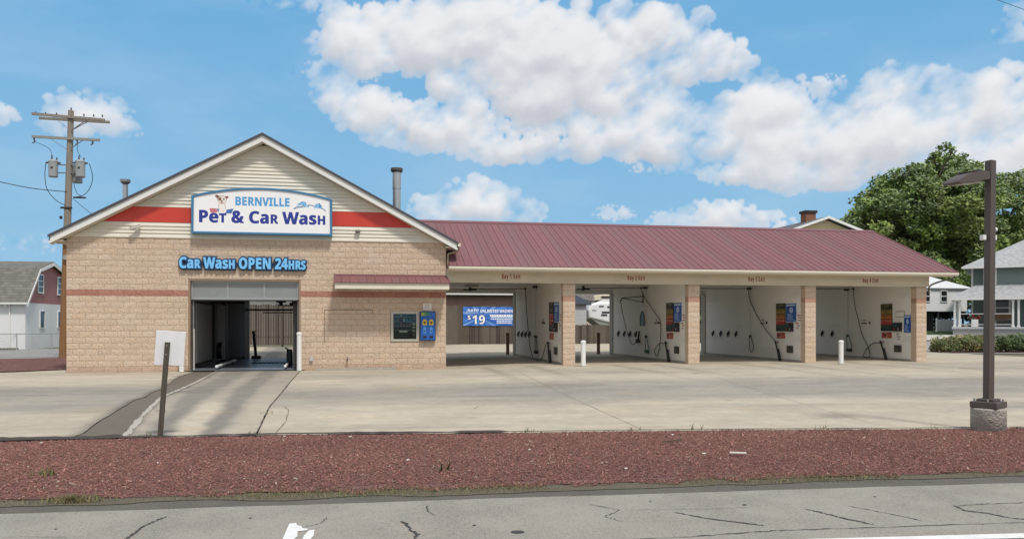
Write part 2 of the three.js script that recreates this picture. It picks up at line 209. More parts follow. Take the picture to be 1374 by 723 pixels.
// cracks and joints: dark filled grooves, as thin ribbons lying on the slab
function ribbon(pts, w, y, seed = 1, wob = 0.04, n = 14) { const r = R(seed), P = [], I = []; const C = new THREE.CatmullRomCurve3(pts.map(([x, z]) => V(x, 0, z)), false, 'catmullrom', 0.1), N = (pts.length - 1) * n;
  for (let i = 0; i <= N; i++) { const t = i / N, p = C.getPoint(t), d = C.getTangent(t), ww = w * (0.35 + r() * 1.1) * Math.min(1, 0.3 + 8 * t * (1 - t)), ox = (r() - 0.5) * wob, oz = (r() - 0.5) * wob; const nx = -d.z, nz = d.x; P.push(p.x + ox + nx * ww / 2, gy(p.x, p.z) + y, p.z + oz + nz * ww / 2, p.x + ox - nx * ww / 2, gy(p.x, p.z) + y, p.z + oz - nz * ww / 2); if (i < N) { const a = i * 2; I.push(a, a + 2, a + 1, a + 1, a + 2, a + 3); } }
  const g = new THREE.BufferGeometry(); g.setAttribute('position', new THREE.Float32BufferAttribute(P, 3)); g.setIndex(I); g.computeVertexNormals(); const q = g.toNonIndexed(), nn = q.attributes.normal; for (let i = 0; i < nn.count; i++) nn.setXYZ(i, 0, 1, 0); return muv(q); }
mesh('crack', ribbon([[-1.49, -12.7], [-1.74, -17.2], [-1.77, -19], [-1.81, -21], [-1.91, -25.1], [-2, -30.2]], 0.022, 0.01, 3, 0.03, 20), m_joint, lot);
mesh('crack', ribbon([[-1.74, -17.3], [-1.45, -17.05], [-1.3, -16.3], [-1.2, -14.5], [-1.22, -12.7]], 0.01, 0.01, 4, 0.02), m_joint, lot);
mesh('control_joint', ribbon([[3.25, -30.0], [12, -29.95], [24, -29.9], [31, -29.8]], 0.03, 0.008, 5, 0.005, 30), m_soil, lot);
mesh('control_joint', ribbon([[-1.8, -20.6], [8, -20.4], [20, -20.1], [31, -19.9]], 0.012, 0.006, 6, 0.004, 30), mat([0.3, 0.28, 0.24], 1), lot);
for (const [x, s] of [[5.5, 7], [12, 8], [19, 9]]) mesh('control_joint', ribbon([[x * 0.62 + 1, -12.2], [x, -29.9]], 0.012, 0.006, s, 0.006, 40), mat([0.34, 0.32, 0.27], 1), lot);
mesh('control_joint', ribbon([[-9.8, -20.8], [-5.1, -20.5]], 0.014, 0.006, 12, 0.004, 20), mat([0.3, 0.28, 0.24], 1), lot);
for (const [x, z, k, s] of [[2.1, -16.1, 0.3, 21], [6.6, -26.3, 0.35, 22], [14.3, -25.2, 0.4, 23], [-3.0, -19.2, 0.2, 24]]) mesh('crack', ribbon([[x, z], [x + k * 0.6, z + 0.1], [x + k, z - 0.25], [x + k * 1.5, z - 0.2]], 0.012, 0.009, s, 0.05), m_crack, lot);
// dark earth along the front edge of the slabs
{ const r = R(8), P = [[], []]; for (let x = -24; x <= 31; x += 0.12) { const w = x < -3.4 ? 0.4 : x < 2.2 ? 0.2 : 0.07; P[0].push([x, edgeZ(x) - 0.02 - w * (0.25 + 0.9 * fbm(x * 1.7, 3, 3)) * (0.75 + 0.5 * r())]); P[1].push([x, edgeZ(x) + 0.16 * w + 0.04 * (r() - 0.5)]); } structure(mesh('soil_edge', poly([...P[0], ...P[1].reverse()], 0.03), m_soil)); }
// road, shoulder, paint and cracks
const band = (f, g, x0, x1, n) => { const a = [], b = []; for (let i = 0; i <= n; i++) { const x = lerp(x0, x1, i / n); a.push([x, f(x)]); b.push([x, g(x)]); } return [...a, ...b.reverse()]; };
const road = new THREE.Group(); road.name = 'road'; scene.add(road); structure(road);
mesh('road_surface', poly(band((x) => roadZ(x) + 0.04 * (vn(x * 1.7, 2) - 0.5), K(6), -40, 40, 400), 0.0), m_road, road);
structure(mesh('verge', poly(band((x) => mulchZ(x) - 0.12, (x) => mulchZ(x) + 0.25 + 0.3 * (fbm(x * 1.3, 8, 4) - 0.45), -24, 31, 500), -0.006), mat([0.17, 0.145, 0.1], 1, { map: rep(T.stone, 0.8), bumpMap: rep(T.grit, 2), bumpScale: 0.02 })));
structure(mesh('road_shoulder', poly(band((x) => mulchZ(x) - 0.3, (x) => roadZ(x) + 0.3, -40, 40, 160), -0.012), m_shoulder));
const m_paint = mat([0.78, 0.78, 0.76], 0.7, { map: rep(T.mottle, 2) });
mesh('edge_line', poly([[3.4, -5.79], [5.19, -5.635], [12, -5.0], [12, -4.86], [5.19, -5.5], [3.3, -5.67]], 0.005), m_paint, road);
{ // worn stop-bar fragment, with bites out of it
  mesh('paint_patch', poly([[-0.555, -7.03], [-0.5, -7.05], [-0.49, -6.97], [-0.45, -6.93], [-0.44, -6.86], [-0.39, -6.83], [-0.4, -6.78], [-0.47, -6.76], [-0.46, -6.6], [-0.5, -6.45], [-0.57, -6.42]], 0.005), m_paint, road);
  mesh('paint_patch', poly([[-0.38, -6.78], [-0.34, -6.79], [-0.335, -6.6], [-0.37, -6.42], [-0.42, -6.42], [-0.41, -6.62]], 0.005), m_paint, road);
}
for (const [p, w, s] of [[[[-1.8, -6.5], [-1.76, -6.78], [-1.73, -7.13], [-1.69, -7.3], [-1.62, -7.5]], 0.03, 31], [[[0.36, -6.95], [0.40, -6.86], [0.42, -6.66], [0.47, -6.5], [0.44, -6.37]], 0.035, 32], [[[2.75, -6.85], [2.92, -6.6], [3.1, -6.42], [3.3, -6.25]], 0.03, 33], [[[3.95, -6.74], [4.02, -6.6], [4.08, -6.4], [4.2, -6.12]], 0.035, 34], [[[1.5, -6.05], [2.6, -6.03], [3.3, -6.08], [3.94, -6.04], [5.1, -5.97], [6.4, -5.9]], 0.018, 35], [[[5.36, -6.62], [5.33, -6.42], [5.44, -6.3], [5.5, -6.1], [5.7, -5.98]], 0.035, 36], [[[5.36, -6.6], [5.7, -6.62], [6.2, -6.6]], 0.016, 37], [[[0.63, -7.5], [0.61, -7.3], [0.67, -7.1]], 0.012, 38], [[[4.4, -6.8], [4.55, -6.5], [4.7, -6.15]], 0.016, 39], [[[2.1, -7.3], [2.3, -7.0], [2.1, -6.8], [2.2, -6.6]], 0.012, 40], [[[-3.2, -6.9], [-2.6, -7.0], [-2.2, -6.9]], 0.008, 41], [[[2.4, -7.0], [3.1, -6.9], [3.5, -6.9]], 0.008, 42], [[[-0.42, -6.9], [-0.3, -7.02], [-0.26, -7.2]], 0.01, 43]]) mesh('crack_seal', ribbon(p, w * 0.72, 0.004, s, 0.022), m_crack, road);
{ const c = new THREE.CircleGeometry(0.055, 14); c.rotateX(-Math.PI / 2); c.scale(1, 1, 0.8); c.translate(1.26, 0.005, -6.42); mesh('oil_spot', c, m_crack, road); }
for (const [x, z, s] of [[-2.4, -7.2, 0.012], [0.95, -6.7, 0.016], [3.5, -7.0, 0.02], [2.7, -7.3, 0.012], [4.9, -7.1, 0.014], [-0.9, -7.3, 0.014]]) { const c = new THREE.CircleGeometry(s, 8); c.rotateX(-Math.PI / 2); c.translate(x, 0.005, z); mesh('oil_spot', c, m_crack, road); }

// red shredded mulch: a low bank with loose chips on it
const bank = (x, z) => { const a = mulchZ(x), b = edgeZ(x), t = (z - b) / (a - b); return 0.0 + 0.022 * Math.sin(Math.PI * clamp(t)) + 0.02 * (fbm(x * 1.4, z * 1.4, 3) - 0.5); };
const m_mulchbase = mat([0.2, 0.1, 0.09], 1, { map: rep(T.mottle, 0.8), bumpMap: rep(T.grit, 1.6), bumpScale: 0.03 });
function mulchBed(name, x0, x1, nx, far, near, nz, hgt, count, seed, area, vis) {
  const P = [], UV = [], I = [];
  for (let j = 0; j <= nz; j++) for (let i = 0; i <= nx; i++) { const x = lerp(x0, x1, i / nx), z = lerp(near(x) - 0.02 + 0.1 * (vn(x * 3, 7) - 0.5), far(x) + 0.05, j / nz); P.push(x, hgt(x, z), z); UV.push(x, -z); }
  for (let j = 0; j < nz; j++) for (let i = 0; i < nx; i++) { const a = j * (nx + 1) + i, b = a + 1, c = a + nx + 1, d = c + 1; I.push(a, b, d, a, d, c); }
  const g = new THREE.BufferGeometry(); g.setAttribute('position', new THREE.Float32BufferAttribute(P, 3)); g.setAttribute('uv', new THREE.Float32BufferAttribute(UV, 2)); g.setIndex(I); g.computeVertexNormals();
  structure(mesh(name, g, m_mulchbase));
  const c = new THREE.BoxGeometry(1, 0.32, 0.42), cp = c.attributes.position; for (let i = 0; i < cp.count; i++) if (cp.getX(i) > 0) cp.setXYZ(i, cp.getX(i), cp.getY(i) * 0.6, cp.getZ(i) * 0.45 + 0.08);
  const im = new THREE.InstancedMesh(c, mat(0xffffff, 0.95), count), r = R(seed), o = new THREE.Object3D(), col = new THREE.Color();
  for (let k = 0; k < count; k++) {
    const x = lerp(vis[0], vis[1], r()), f = far(x), n = near(x), e = r(), z = lerp(n + 0.14 * (vn(x * 4, 3) - 0.3) * (e < 0.06 ? 2 : 0.5), f - 0.04, e);
    const s = 0.012 + 0.022 * r() * r() + (r() < 0.01 ? 0.025 : 0);
    o.position.set(x, hgt(x, z) + 0.004 + r() * 0.012, z); o.rotation.set((r() - 0.5) * 0.9, r() * 6.283, (r() - 0.5) * 0.9); o.scale.set(s * (0.8 + r() * 0.7), s * (0.5 + r() * 0.7), s * (0.6 + r() * 0.7)); o.updateMatrix(); im.setMatrixAt(k, o.matrix);
    const t = r(), v = 0.78 + 0.42 * r() * r() + 0.3 * (fbm(x * 0.9, z * 0.9, 3) - 0.5);
    if (t < 0.02) col.setRGB(0.5 * v, 0.42 * v, 0.33 * v); else if (t < 0.08) col.setRGB(0.31 * v, 0.2 * v, 0.15 * v); else if (t < 0.34) col.setRGB(0.19 * v, 0.09 * v, 0.076 * v); else col.setRGB(0.35 * v, 0.166 * v, 0.138 * v);
    im.setColorAt(k, col);
  }
  im.name = name + '_chips'; im.castShadow = im.receiveShadow = true; scene.add(im); return im;
}
tag(mulchBed('mulch_bed', -24, 31, 220, edgeZ, mulchZ, 18, bank, 250000, 12, 1, [-9.5, 15]), 'red shredded mulch chips on the long bank between road and concrete lot', 'mulch', null, 'stuff');
{
  const far2 = (x) => lerp(-36.6, -44.6, S(x, -22, -10)), near2 = (x) => (x < -12 ? lerp(-34.0, -30.9, S(x, -24, -12)) : lerp(-30.9, -32.6, S(x, -12, -9.9)));
  tag(mulchBed('mulch_bed', -24, -9.86, 60, far2, near2, 14, (x, z) => 0.03 + 0.16 * Math.sin(Math.PI * clamp((z - far2(x)) / (near2(x) - far2(x)))) + 0.04 * (fbm(x, z, 2) - 0.5), 24000, 13, 1, [-18, -9.9]), 'red mulch chips in the bed beside the block wall by the utility pole', 'mulch', null, 'stuff');
}
structure(mesh('rear_street', poly([[-62, -46], [-16, -46], [-11, -46.5], [-11, -62.5], [-20.5, -61.6], [-62, -57]], -0.03), m_oldroad));
structure(mesh('rear_street', poly([[-62, -33], [-24, -33], [-22, -37], [-14.2, -45.9], [-62, -45.9]], -0.034), m_oldroad));
structure(mesh('side_street', sheet(-38.5, -46.5, 16, K(31.62), K(62), 20, -0.02), mat([0.34, 0.335, 0.325], 0.95, { map: rep(T.asphalt, 0.3) })));
structure(mesh('lawn', sheet(-46.6, -70, 30, K(24), K(62), 30, -0.01), mat([0.06, 0.105, 0.03], 1, { map: rep(T.mottle, 1.2), bumpMap: rep(T.grit, 1), bumpScale: 0.08 })));
structure(mesh('pavement', sheet(-45.3, -46.6, 2, K(30), K(62), 20, 0.05), mat([0.5, 0.48, 0.44], 0.95, { map: rep(T.mottle, 0.6) })));
// grass and weeds in the shoulder, and a few sprouts along the slab
function tufts(name, label, spots, seed, cols, cat = 'grass') {
  const g = new THREE.BufferGeometry(); g.setAttribute('position', new THREE.Float32BufferAttribute([-0.5, 0, 0, 0.5, 0, 0, 0.3, 0.55, 0.12, -0.3, 0.55, 0.12, 0.05, 1, 0.4], 3)); g.setIndex([0, 1, 2, 0, 2, 3, 3, 2, 4]); g.computeVertexNormals(); g.setAttribute('uv', new THREE.Float32BufferAttribute(new Float32Array(10), 2));
  const im = new THREE.InstancedMesh(g, mat(0xffffff, 0.95, { side: THREE.DoubleSide }), spots.length), r = R(seed), o = new THREE.Object3D(), c = new THREE.Color();
  spots.forEach(([x, y, z, s], k) => { o.position.set(x, y, z); o.rotation.set((r() - 0.5) * 1.4, r() * 6.28, (r() - 0.5) * 1.2); o.scale.set(s * 0.13, s, s); o.updateMatrix(); im.setMatrixAt(k, o.matrix); const q = cols[Math.floor(r() * cols.length)], v = 0.7 + 0.6 * r(); c.setRGB(q[0] * v, q[1] * v, q[2] * v); im.setColorAt(k, c); });
  im.name = numbered(name); im.castShadow = true; scene.add(im); return tag(im, label, cat, null, 'stuff');
}
{
  const r = R(61), a = [];
  for (let k = 0; k < 17000; k++) { const x = lerp(-5.5, 8.6, r()), d = S(fbm(x * 0.8 + 4, 1, 3), 0.4, 0.68) * (x > -3.2 && x < -1.2 ? 0.25 : 0.8); if (r() > d) continue; const z = mulchZ(x) - 0.1 + (r() + r() - 0.35) * 0.28; a.push([x, -0.005, z, 0.02 + 0.045 * r() * r()]); }
  for (let k = 0; k < 500; k++) { const q = r() * r(), an = r() * 6.28, x = -2.62 + Math.cos(an) * q * 0.55, z = -8.3 + Math.sin(an) * q * 0.12; a.push([x, 0.0, z, 0.03 + 0.06 * r()]); }
  tufts('grass', 'low yellow green weeds and dry grass along the road shoulder', a, 62, [[0.17, 0.18, 0.06], [0.24, 0.21, 0.1], [0.26, 0.22, 0.13], [0.13, 0.15, 0.05], [0.2, 0.16, 0.1], [0.24, 0.19, 0.12]]);
  const sp = [];
  for (const [x, z, n, h] of [[7.15, -11.75, 7, 0.12], [9.02, -11.45, 8, 0.13], [5.18, -12.0, 10, 0.14], [2.6, -12.2, 12, 0.09], [-1.52, -12.74, 24, 0.07], [-1.63, -15.6, 16, 0.08], [0.9, -9.2, 8, 0.2], [-3.05, -12.8, 14, 0.08], [-3.6, -16.3, 14, 0.07], [-3.32, -9.6, 30, 0.12], [4.2, -12.05, 10, 0.08]]) for (let k = 0; k < n; k++) sp.push([x + (r() - 0.5) * 0.22, 0.02, z + (r() - 0.5) * 0.12, h * (0.4 + 0.7 * r())]);
  tufts('weeds', 'small green weeds sprouting along the slab edge and from the mulch', sp, 63, [[0.1, 0.17, 0.04], [0.14, 0.18, 0.05], [0.2, 0.16, 0.07]], 'weeds');
}
// pebbles that catch the eye on the mulch, a stick and a flat rock
{
  const r = R(71), m_peb = mat([0.62, 0.6, 0.56], 0.9), g = new THREE.IcosahedronGeometry(1, 1);
  const S0 = [[-0.1, -12.2], [0.6, -9.9], [-4.3, -12.35], [-1.05, -12.45], [3.0, -8.9], [4.3, -9.7], [4.6, -11.5], [2.2, -10.4], [-2.3, -10.2]];
  S0.forEach(([x, z], i) => { const o = mesh('pebble', g, m_peb); o.position.set(x, bank(x, z) + 0.012, z); o.scale.set(0.02 + 0.014 * r(), 0.012, 0.014 + 0.01 * r()); o.rotation.y = r() * 6; tag(o, 'pale pebble lying loose on the red mulch bank', 'pebble', 'pale pebbles on the mulch'); });
  const st = mesh('stick', rod([0, 0, 0], [0.3, 0.02, -0.03], 0.012, 0.008, 6), mat([0.1, 0.08, 0.06], 1)); st.position.set(4.05, 0.075, -10.5); tag(st, 'short dark stick lying on the red mulch', 'stick');
  const sh = mesh('wood_splinter', rb(0, 0.2, 0, 0.012, 0, 0.05, 0.004), mat([0.55, 0.5, 0.44], 1)); sh.position.set(4.55, 0.07, -9.5); sh.rotation.set(0.2, -0.4, 0.08); tag(sh, 'pale splinter of wood lying on the red mulch', 'wood');
  const rk = mesh('flat_stone', new THREE.DodecahedronGeometry(1, 1), mat([0.5, 0.46, 0.4], 1, { bumpMap: rep(T.rough, 2), bumpScale: 0.02 })); rk.scale.set(0.3, 0.075, 0.16); rk.position.set(10.42, 0.06, -10.95); rk.rotation.y = 0.4; tag(rk, 'flat pale stone at the mulch edge beside the lamp base', 'stone');
}

// ---------------------------------------------------------------- materials of the buildings
const BT = [[0.68, 0.53, 0.4], [0.705, 0.55, 0.42], [0.665, 0.515, 0.385], [0.69, 0.53, 0.39], [0.71, 0.565, 0.44], [0.65, 0.51, 0.39], [0.69, 0.545, 0.415]];
const m_block = BT.map((c, i) => mat(c, 0.95, { map: rep(T.stone, 1.6), bumpMap: rep(T.rough, 1.1), bumpScale: 0.02 }));
const m_dirty = [[0.58, 0.43, 0.32], [0.61, 0.455, 0.34], [0.55, 0.41, 0.305]].map((c) => mat(c, 0.95, { map: rep(T.stone, 1.6), bumpMap: rep(T.rough, 1.1), bumpScale: 0.02 }));
const m_red = [[0.47, 0.215, 0.165], [0.5, 0.235, 0.18], [0.45, 0.2, 0.155]].map((c) => mat(c, 0.95, { map: rep(T.stone, 1.6), bumpMap: rep(T.rough, 1.1), bumpScale: 0.02 }));
const m_mortar = mat([0.58, 0.46, 0.36], 1, { map: rep(T.mottle, 2) });
const m_white = mat([0.78, 0.77, 0.74], 0.55), m_cream = mat([0.66, 0.585, 0.455], 0.6, { map: rep(T.dirt, 0.3) }), m_creamlight = mat([0.74, 0.685, 0.57], 0.5, { map: rep(T.faint, 0.4) });
const m_bay = mat([0.87, 0.86, 0.83], 0.7, { map: rep(T.dirt, 0.12), bumpMap: rep(T.grit, 1), bumpScale: 0.003 });
const m_maroon = [0, 1, 2, 3].map((i) => mat([0.205 + 0.012 * (i % 3), 0.088 + 0.004 * i, 0.095 + 0.004 * i], 0.66, { metalness: 0, map: rep(T.faint, 0.7) }));
const m_dark = mat([0.025, 0.024, 0.026], 0.6), m_black = mat([0.012, 0.012, 0.013], 0.5), m_steel = mat([0.5, 0.52, 0.53], 0.38, { metalness: 0.85, map: rep(T.faint, 1) }), m_conc = mat([0.42, 0.4, 0.35], 0.95, { map: rep(T.stone, 1), bumpMap: rep(T.rough, 1), bumpScale: 0.01 });
const m_soffit = mat([0.6, 0.54, 0.44], 0.8), m_redpaint = mat([0.3, 0.05, 0.035], 0.6), m_whitepipe = mat([0.8, 0.8, 0.78], 0.45, { map: rep(T.faint, 2) });

// split-face concrete blocks: a few rough faces, shared
const BLK = 0.4064, CRS = 0.2032, J = 0.007;
function blockGeo(w, h, d, seed, rough = 0.013) {
  const r = R(seed), nx = Math.max(2, Math.round(w / 0.1)), ny = 2, P = [], I = [], UV = [], ox = r() * 9, oy = r() * 9;
  for (let j = 0; j <= ny; j++) for (let i = 0; i <= nx; i++) { const rim = i === 0 || j === 0 || i === nx || j === ny; P.push((i / nx - 0.5) * w, (j / ny - 0.5) * h, rim ? -0.003 - r() * 0.004 : r() * rough); UV.push(i / nx * w + ox, j / ny * h + oy); }
  for (let j = 0; j < ny; j++) for (let i = 0; i < nx; i++) { const a = j * (nx + 1) + i, b = a + 1, c = a + nx + 1, e = c + 1; I.push(a, b, e, a, e, c); }
  const f = new THREE.BufferGeometry(); f.setAttribute('position', new THREE.Float32BufferAttribute(P, 3)); f.setAttribute('uv', new THREE.Float32BufferAttribute(UV, 2)); f.setIndex(I); f.computeVertexNormals();
  const body = new THREE.BoxGeometry(w, h, d); body.translate(0, 0, -0.008 - d / 2); 
  return M([f, muv(body, 1, ox, oy)]);
}
const blockSet = new Map();
function blockOf(w, d, k) { const key = Math.round(w * 1000) + '_' + d + '_' + k; if (!blockSet.has(key)) blockSet.set(key, blockGeo(w - J, CRS - J, d, 100 + k * 7 + Math.round(w * 100))); return blockSet.get(key); }
// blocks of a wall facing +z: courses from y0, openings [x0,x1,y0,y1] cut out; returns [x, y, w, course]
function layout(x0, x1, y0, n, holes, first = 0) {
  const out = [];
  for (let i = 0; i < n; i++) { const y = y0 + i * CRS, cuts = holes.filter((h) => y + CRS * 0.5 > h[2] && y + CRS * 0.5 < h[3]).sort((a, b) => a[0] - b[0]); let spans = [[x0, x1]];
    for (const c of cuts) spans = spans.flatMap(([a, b]) => (c[0] >= b || c[1] <= a ? [[a, b]] : [[a, c[0]], [c[1], b]].filter(([p, q]) => q - p > 0.04)));
    for (const [a, b] of spans) { let x = a; const grid = x0 + ((i + first) % 2 ? BLK / 2 : 0); while (x < b - 1e-4) { let nx = grid + (Math.floor((x - grid) / BLK + 1e-4) + 1) * BLK; if (b - nx < 0.05) nx = b; nx = Math.min(nx, b); out.push([x, y, nx - x, i]); x = nx; } } }
  return out;
}

// ---------------------------------------------------------------- the gabled wash building
const FZ = -30.3, GX0 = -9.77, GX1 = 3.24, RZ = -40.6;
const wash = thing('car_wash_building', 'tan block building with a white sided gable, red stripe and a drive-through wash door', 'building', [-3.27, 0, FZ]);
{
  const DOOR = [-5.82, -2.0, -1, 16 * CRS], WIN = [1.2, 2.26, 5 * CRS, 10.5 * CRS];
  const front = worldPart('wall', [bx(GX0 + 0.02, DOOR[0], 0, 4.66, FZ - 0.2, FZ - 0.03), bx(DOOR[1], WIN[0], 0, 4.66, FZ - 0.2, FZ - 0.03), bx(WIN[1], GX1 - 0.02, 0, 4.66, FZ - 0.2, FZ - 0.03), bx(DOOR[0], DOOR[1], DOOR[3], 4.66, FZ - 0.2, FZ - 0.031), bx(WIN[0], WIN[1], 0, WIN[2], FZ - 0.2, FZ - 0.031), bx(WIN[0], WIN[1], WIN[3], 4.66, FZ - 0.2, FZ - 0.031)].map((g) => muv(g)), m_mortar, wash);
  const W = V(0, 0, 0); for (let o = front; o; o = o.parent) W.add(o.position);
  const list = layout(GX0, GX1, 0, 23, [DOOR, [WIN[0], WIN[1], WIN[2], WIN[3] - 0.03]]), r = R(17), rest = [], restRed = [];
  list.sort((a, b) => b[2] - a[2] || Math.hypot(a[0], a[1] - 1.66) - Math.hypot(b[0], b[1] - 1.66));
  list.forEach(([x, y, w, i], k) => {
    const v = Math.floor(r() * 7), g = blockOf(w, 0.04, v), red = i === 13, m = red ? m_red[Math.floor(r() * 3)] : i === 0 ? m_dirty[Math.floor(r() * 3)] : m_block[Math.floor(r() * 7)], px = x + w / 2 - W.x, py = y + CRS / 2 - W.y, pz = FZ - W.z + 0.004 * (r() - 0.5);
    if (k < 300) { const b = new THREE.Mesh(g, m); b.name = 'block'; b.position.set(px, py, pz); b.castShadow = b.receiveShadow = true; front.add(b); }
    else { const q = g.clone().translate(px, py, pz); (red ? restRed : rest).push([q, m]); }
  });
  for (const arr of [rest, restRed]) { const by = new Map(); for (const [g, m] of arr) by.set(m, [...(by.get(m) || []), g]); for (const [m, gs] of by) tag(mesh('block_courses', gs, m, front), null, null, null, 'stuff'); }
  // the other walls, lined inside
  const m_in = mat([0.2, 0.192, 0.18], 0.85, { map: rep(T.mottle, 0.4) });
  worldPart('wall', muv(bx(GX0, GX0 + 0.2, 0, 4.66, RZ, FZ - 0.2)), m_block[0], wash);
  worldPart('wall', muv(bx(GX1 - 0.2, GX1, 0, 4.66, RZ, FZ - 0.2)), m_block[0], wash);
  worldPart('wall', [bx(GX0, -5.05, 0, 4.66, RZ - 0.2, RZ), bx(-2.2, GX1, 0, 4.66, RZ - 0.2, RZ), bx(-5.05, -2.2, 2.84, 4.66, RZ - 0.2, RZ)].map((g) => muv(g)), m_block[1], wash);
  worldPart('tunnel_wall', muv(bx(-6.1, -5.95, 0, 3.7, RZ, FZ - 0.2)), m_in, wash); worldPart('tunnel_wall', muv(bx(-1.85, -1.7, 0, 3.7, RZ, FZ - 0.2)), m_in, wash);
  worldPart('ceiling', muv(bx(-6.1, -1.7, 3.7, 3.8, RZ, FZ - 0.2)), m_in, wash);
  worldPart('floor', muv(sheet(-30.2, RZ - 0.1, 10, K(-5.95), K(-1.85), 4, 0.035)), mat([0.2, 0.215, 0.24], 0.3, { map: rep(T.mottle, 0.5), roughnessMap: rep(T.mottle, 0.4) }), wash);
  // brown jambs and lintel soffit
  const m_jamb = mat([0.3, 0.21, 0.14], 0.8);
  worldPart('door_frame', [bx(-5.83, -5.76, 0, 3.25, FZ - 0.22, FZ - 0.02), bx(-2.06, -1.99, 0, 3.25, FZ - 0.22, FZ - 0.02), bx(-5.76, -2.06, 3.19, 3.25, FZ - 0.22, FZ - 0.02)], m_jamb, wash);
  // the raised sectional door: its last section hangs in the opening
  const door = worldPart('overhead_door', [bx(-5.75, -2.07, 3.12, 3.19, FZ - 0.2, FZ - 0.14), bx(-5.75, -2.07, 2.53, 2.61, FZ - 0.2, FZ - 0.14), ...[-5.75, -4.55, -3.3, -2.13].map((x) => bx(x, x + 0.06, 2.61, 3.12, FZ - 0.2, FZ - 0.141))], mat([0.4, 0.41, 0.4], 0.5, { metalness: 0.5 }), wash);
  const m_poly = mat([0.27, 0.285, 0.285], 0.35, { map: rep(T.mottle, 0.5) });
  for (const [a, b] of [[-5.69, -4.55], [-4.49, -3.3], [-3.24, -2.13]]) worldPart('pane', muv(bx(a, b, 2.61, 3.12, FZ - 0.185, FZ - 0.165)), m_poly, door);
  worldPart('weather_seal', bx(-5.75, -2.07, 2.49, 2.53, FZ - 0.19, FZ - 0.15), m_black, door);
  for (const x of [-5.72, -2.13]) worldPart('door_track', [bx(x, x + 0.05, 0.05, 2.5, FZ - 0.3, FZ - 0.24)], mat([0.3, 0.3, 0.29], 0.5, { metalness: 0.6 }), wash);
  worldPart('door_track', bx(-5.64, -5.6, 0.05, 1.5, FZ + 0.02, FZ + 0.06), mat([0.5, 0.47, 0.42], 0.7), wash);
  // clapboards above the block: lapped boards cut to the gable
  const SL = 0.537, UND = 8.06, CX = -3.28, m_side = [0, 1, 2].map((i) => mat([0.74 - 0.02 * i, 0.7 - 0.02 * i, 0.6 - 0.02 * i], 0.5, { map: rep(T.faint, 0.35) }));
  const half = (y) => Math.min(6.5, (UND - y) / SL);
  const gable = worldPart('gable_wall', muv(prism([[GX0 + 0.02, 4.66], [GX1 - 0.02, 4.66], [CX + half(4.8), 4.8], [CX, UND - 0.02], [CX - half(4.8), 4.8]], FZ - 0.2, FZ - 0.03)), m_mortar, wash);
  const lap = (y0, y1, a0, a1, b0, b1) => { const g = new THREE.BufferGeometry(), zt = FZ + 0.0, zb = FZ + 0.036; const q = [[a0, y0, zb], [b0, y0, zb], [b1, y1, zt], [a1, y1, zt], [a0, y0, FZ - 0.02], [b0, y0, FZ - 0.02]]; const idx = [0, 1, 2, 0, 2, 3, 4, 5, 1, 4, 1, 0]; const P = idx.flatMap((i) => q[i]); g.setAttribute('position', new THREE.Float32BufferAttribute(P, 3)); g.computeVertexNormals(); return muv(g, 1, 0, y0); };
  worldPart('starter_strip', bx(GX0 - 0.01, GX1 + 0.01, 4.665, 4.7, FZ - 0.02, FZ + 0.035), m_creamlight, gable);
  let y = 4.7, n = 0; const EX = 0.1255;
  while (y < UND - 0.12) { if (y > 5.18 && y < 5.7) { y = 5.74; } const h0 = half(y), h1 = half(y + EX); worldPart('siding_board', lap(y, y + EX + 0.004, CX - h0, CX - h1, CX + h0, CX + h1), m_side[n++ % 3], gable); y += EX; }
  { const a = half(5.2), b = half(5.74); worldPart('red_stripe', muv(prism([[CX - a, 5.21], [CX + a, 5.21], [CX + b, 5.74], [CX - b, 5.74]], FZ - 0.03, FZ + 0.024)), mat([0.6, 0.055, 0.035], 0.42, { map: rep(T.faint, 0.6) }), wash); }
  // roof: two slopes with dark edges, white rake boards, boxed eaves
  const TOP = 8.37, HW = 6.9, m_roof = mat([0.055, 0.052, 0.055], 0.9, { map: rep(T.shingle, 0.3) }), ZF = -29.9;
  for (const s of [-1, 1]) {
    const e = (d, k = HW) => [CX + s * k, TOP - SL * k - d];
    const sl = worldPart('roof_slope', muv(prism(s > 0 ? [[CX, TOP], e(0), e(0.05), [CX, TOP - 0.05]] : [[CX, TOP], [CX, TOP - 0.05], e(0.05), e(0)], RZ - 0.5, ZF + 0.02)), m_roof, wash);
    worldPart('roof_edge', prism(s > 0 ? [[CX, TOP + 0.015], e(-0.015, HW + 0.03), e(0.07, HW + 0.03), [CX, TOP - 0.07]] : [[CX, TOP + 0.015], [CX, TOP - 0.07], e(0.07, HW + 0.03), e(-0.015, HW + 0.03)], ZF + 0.022, ZF + 0.05), mat([0.07, 0.07, 0.085], 0.5), sl);
    worldPart('rake_board', muv(prism(s > 0 ? [[CX, TOP - 0.07], e(0.07), e(0.29), [CX, TOP - 0.29]] : [[CX, TOP - 0.07], [CX, TOP - 0.29], e(0.29), e(0.07)], ZF - 0.03, ZF)), m_white, sl);
    worldPart('soffit', prism(s > 0 ? [[CX, TOP - 0.27], e(0.27), e(0.3), [CX, TOP - 0.3]] : [[CX, TOP - 0.27], [CX, TOP - 0.3], e(0.3), e(0.27)], FZ + 0.03, ZF - 0.032), m_soffit, sl);
    const xe = CX + s * HW, ye = TOP - SL * HW;
    worldPart('eave_fascia', bx(xe, xe - s * 0.03, ye - 0.2, ye - 0.04, RZ, ZF), m_white, sl);
    worldPart('eave_soffit', bx(xe - s * 0.03, CX + s * 6.48, ye - 0.19, ye - 0.16, RZ, ZF - 0.05), m_soffit, sl);
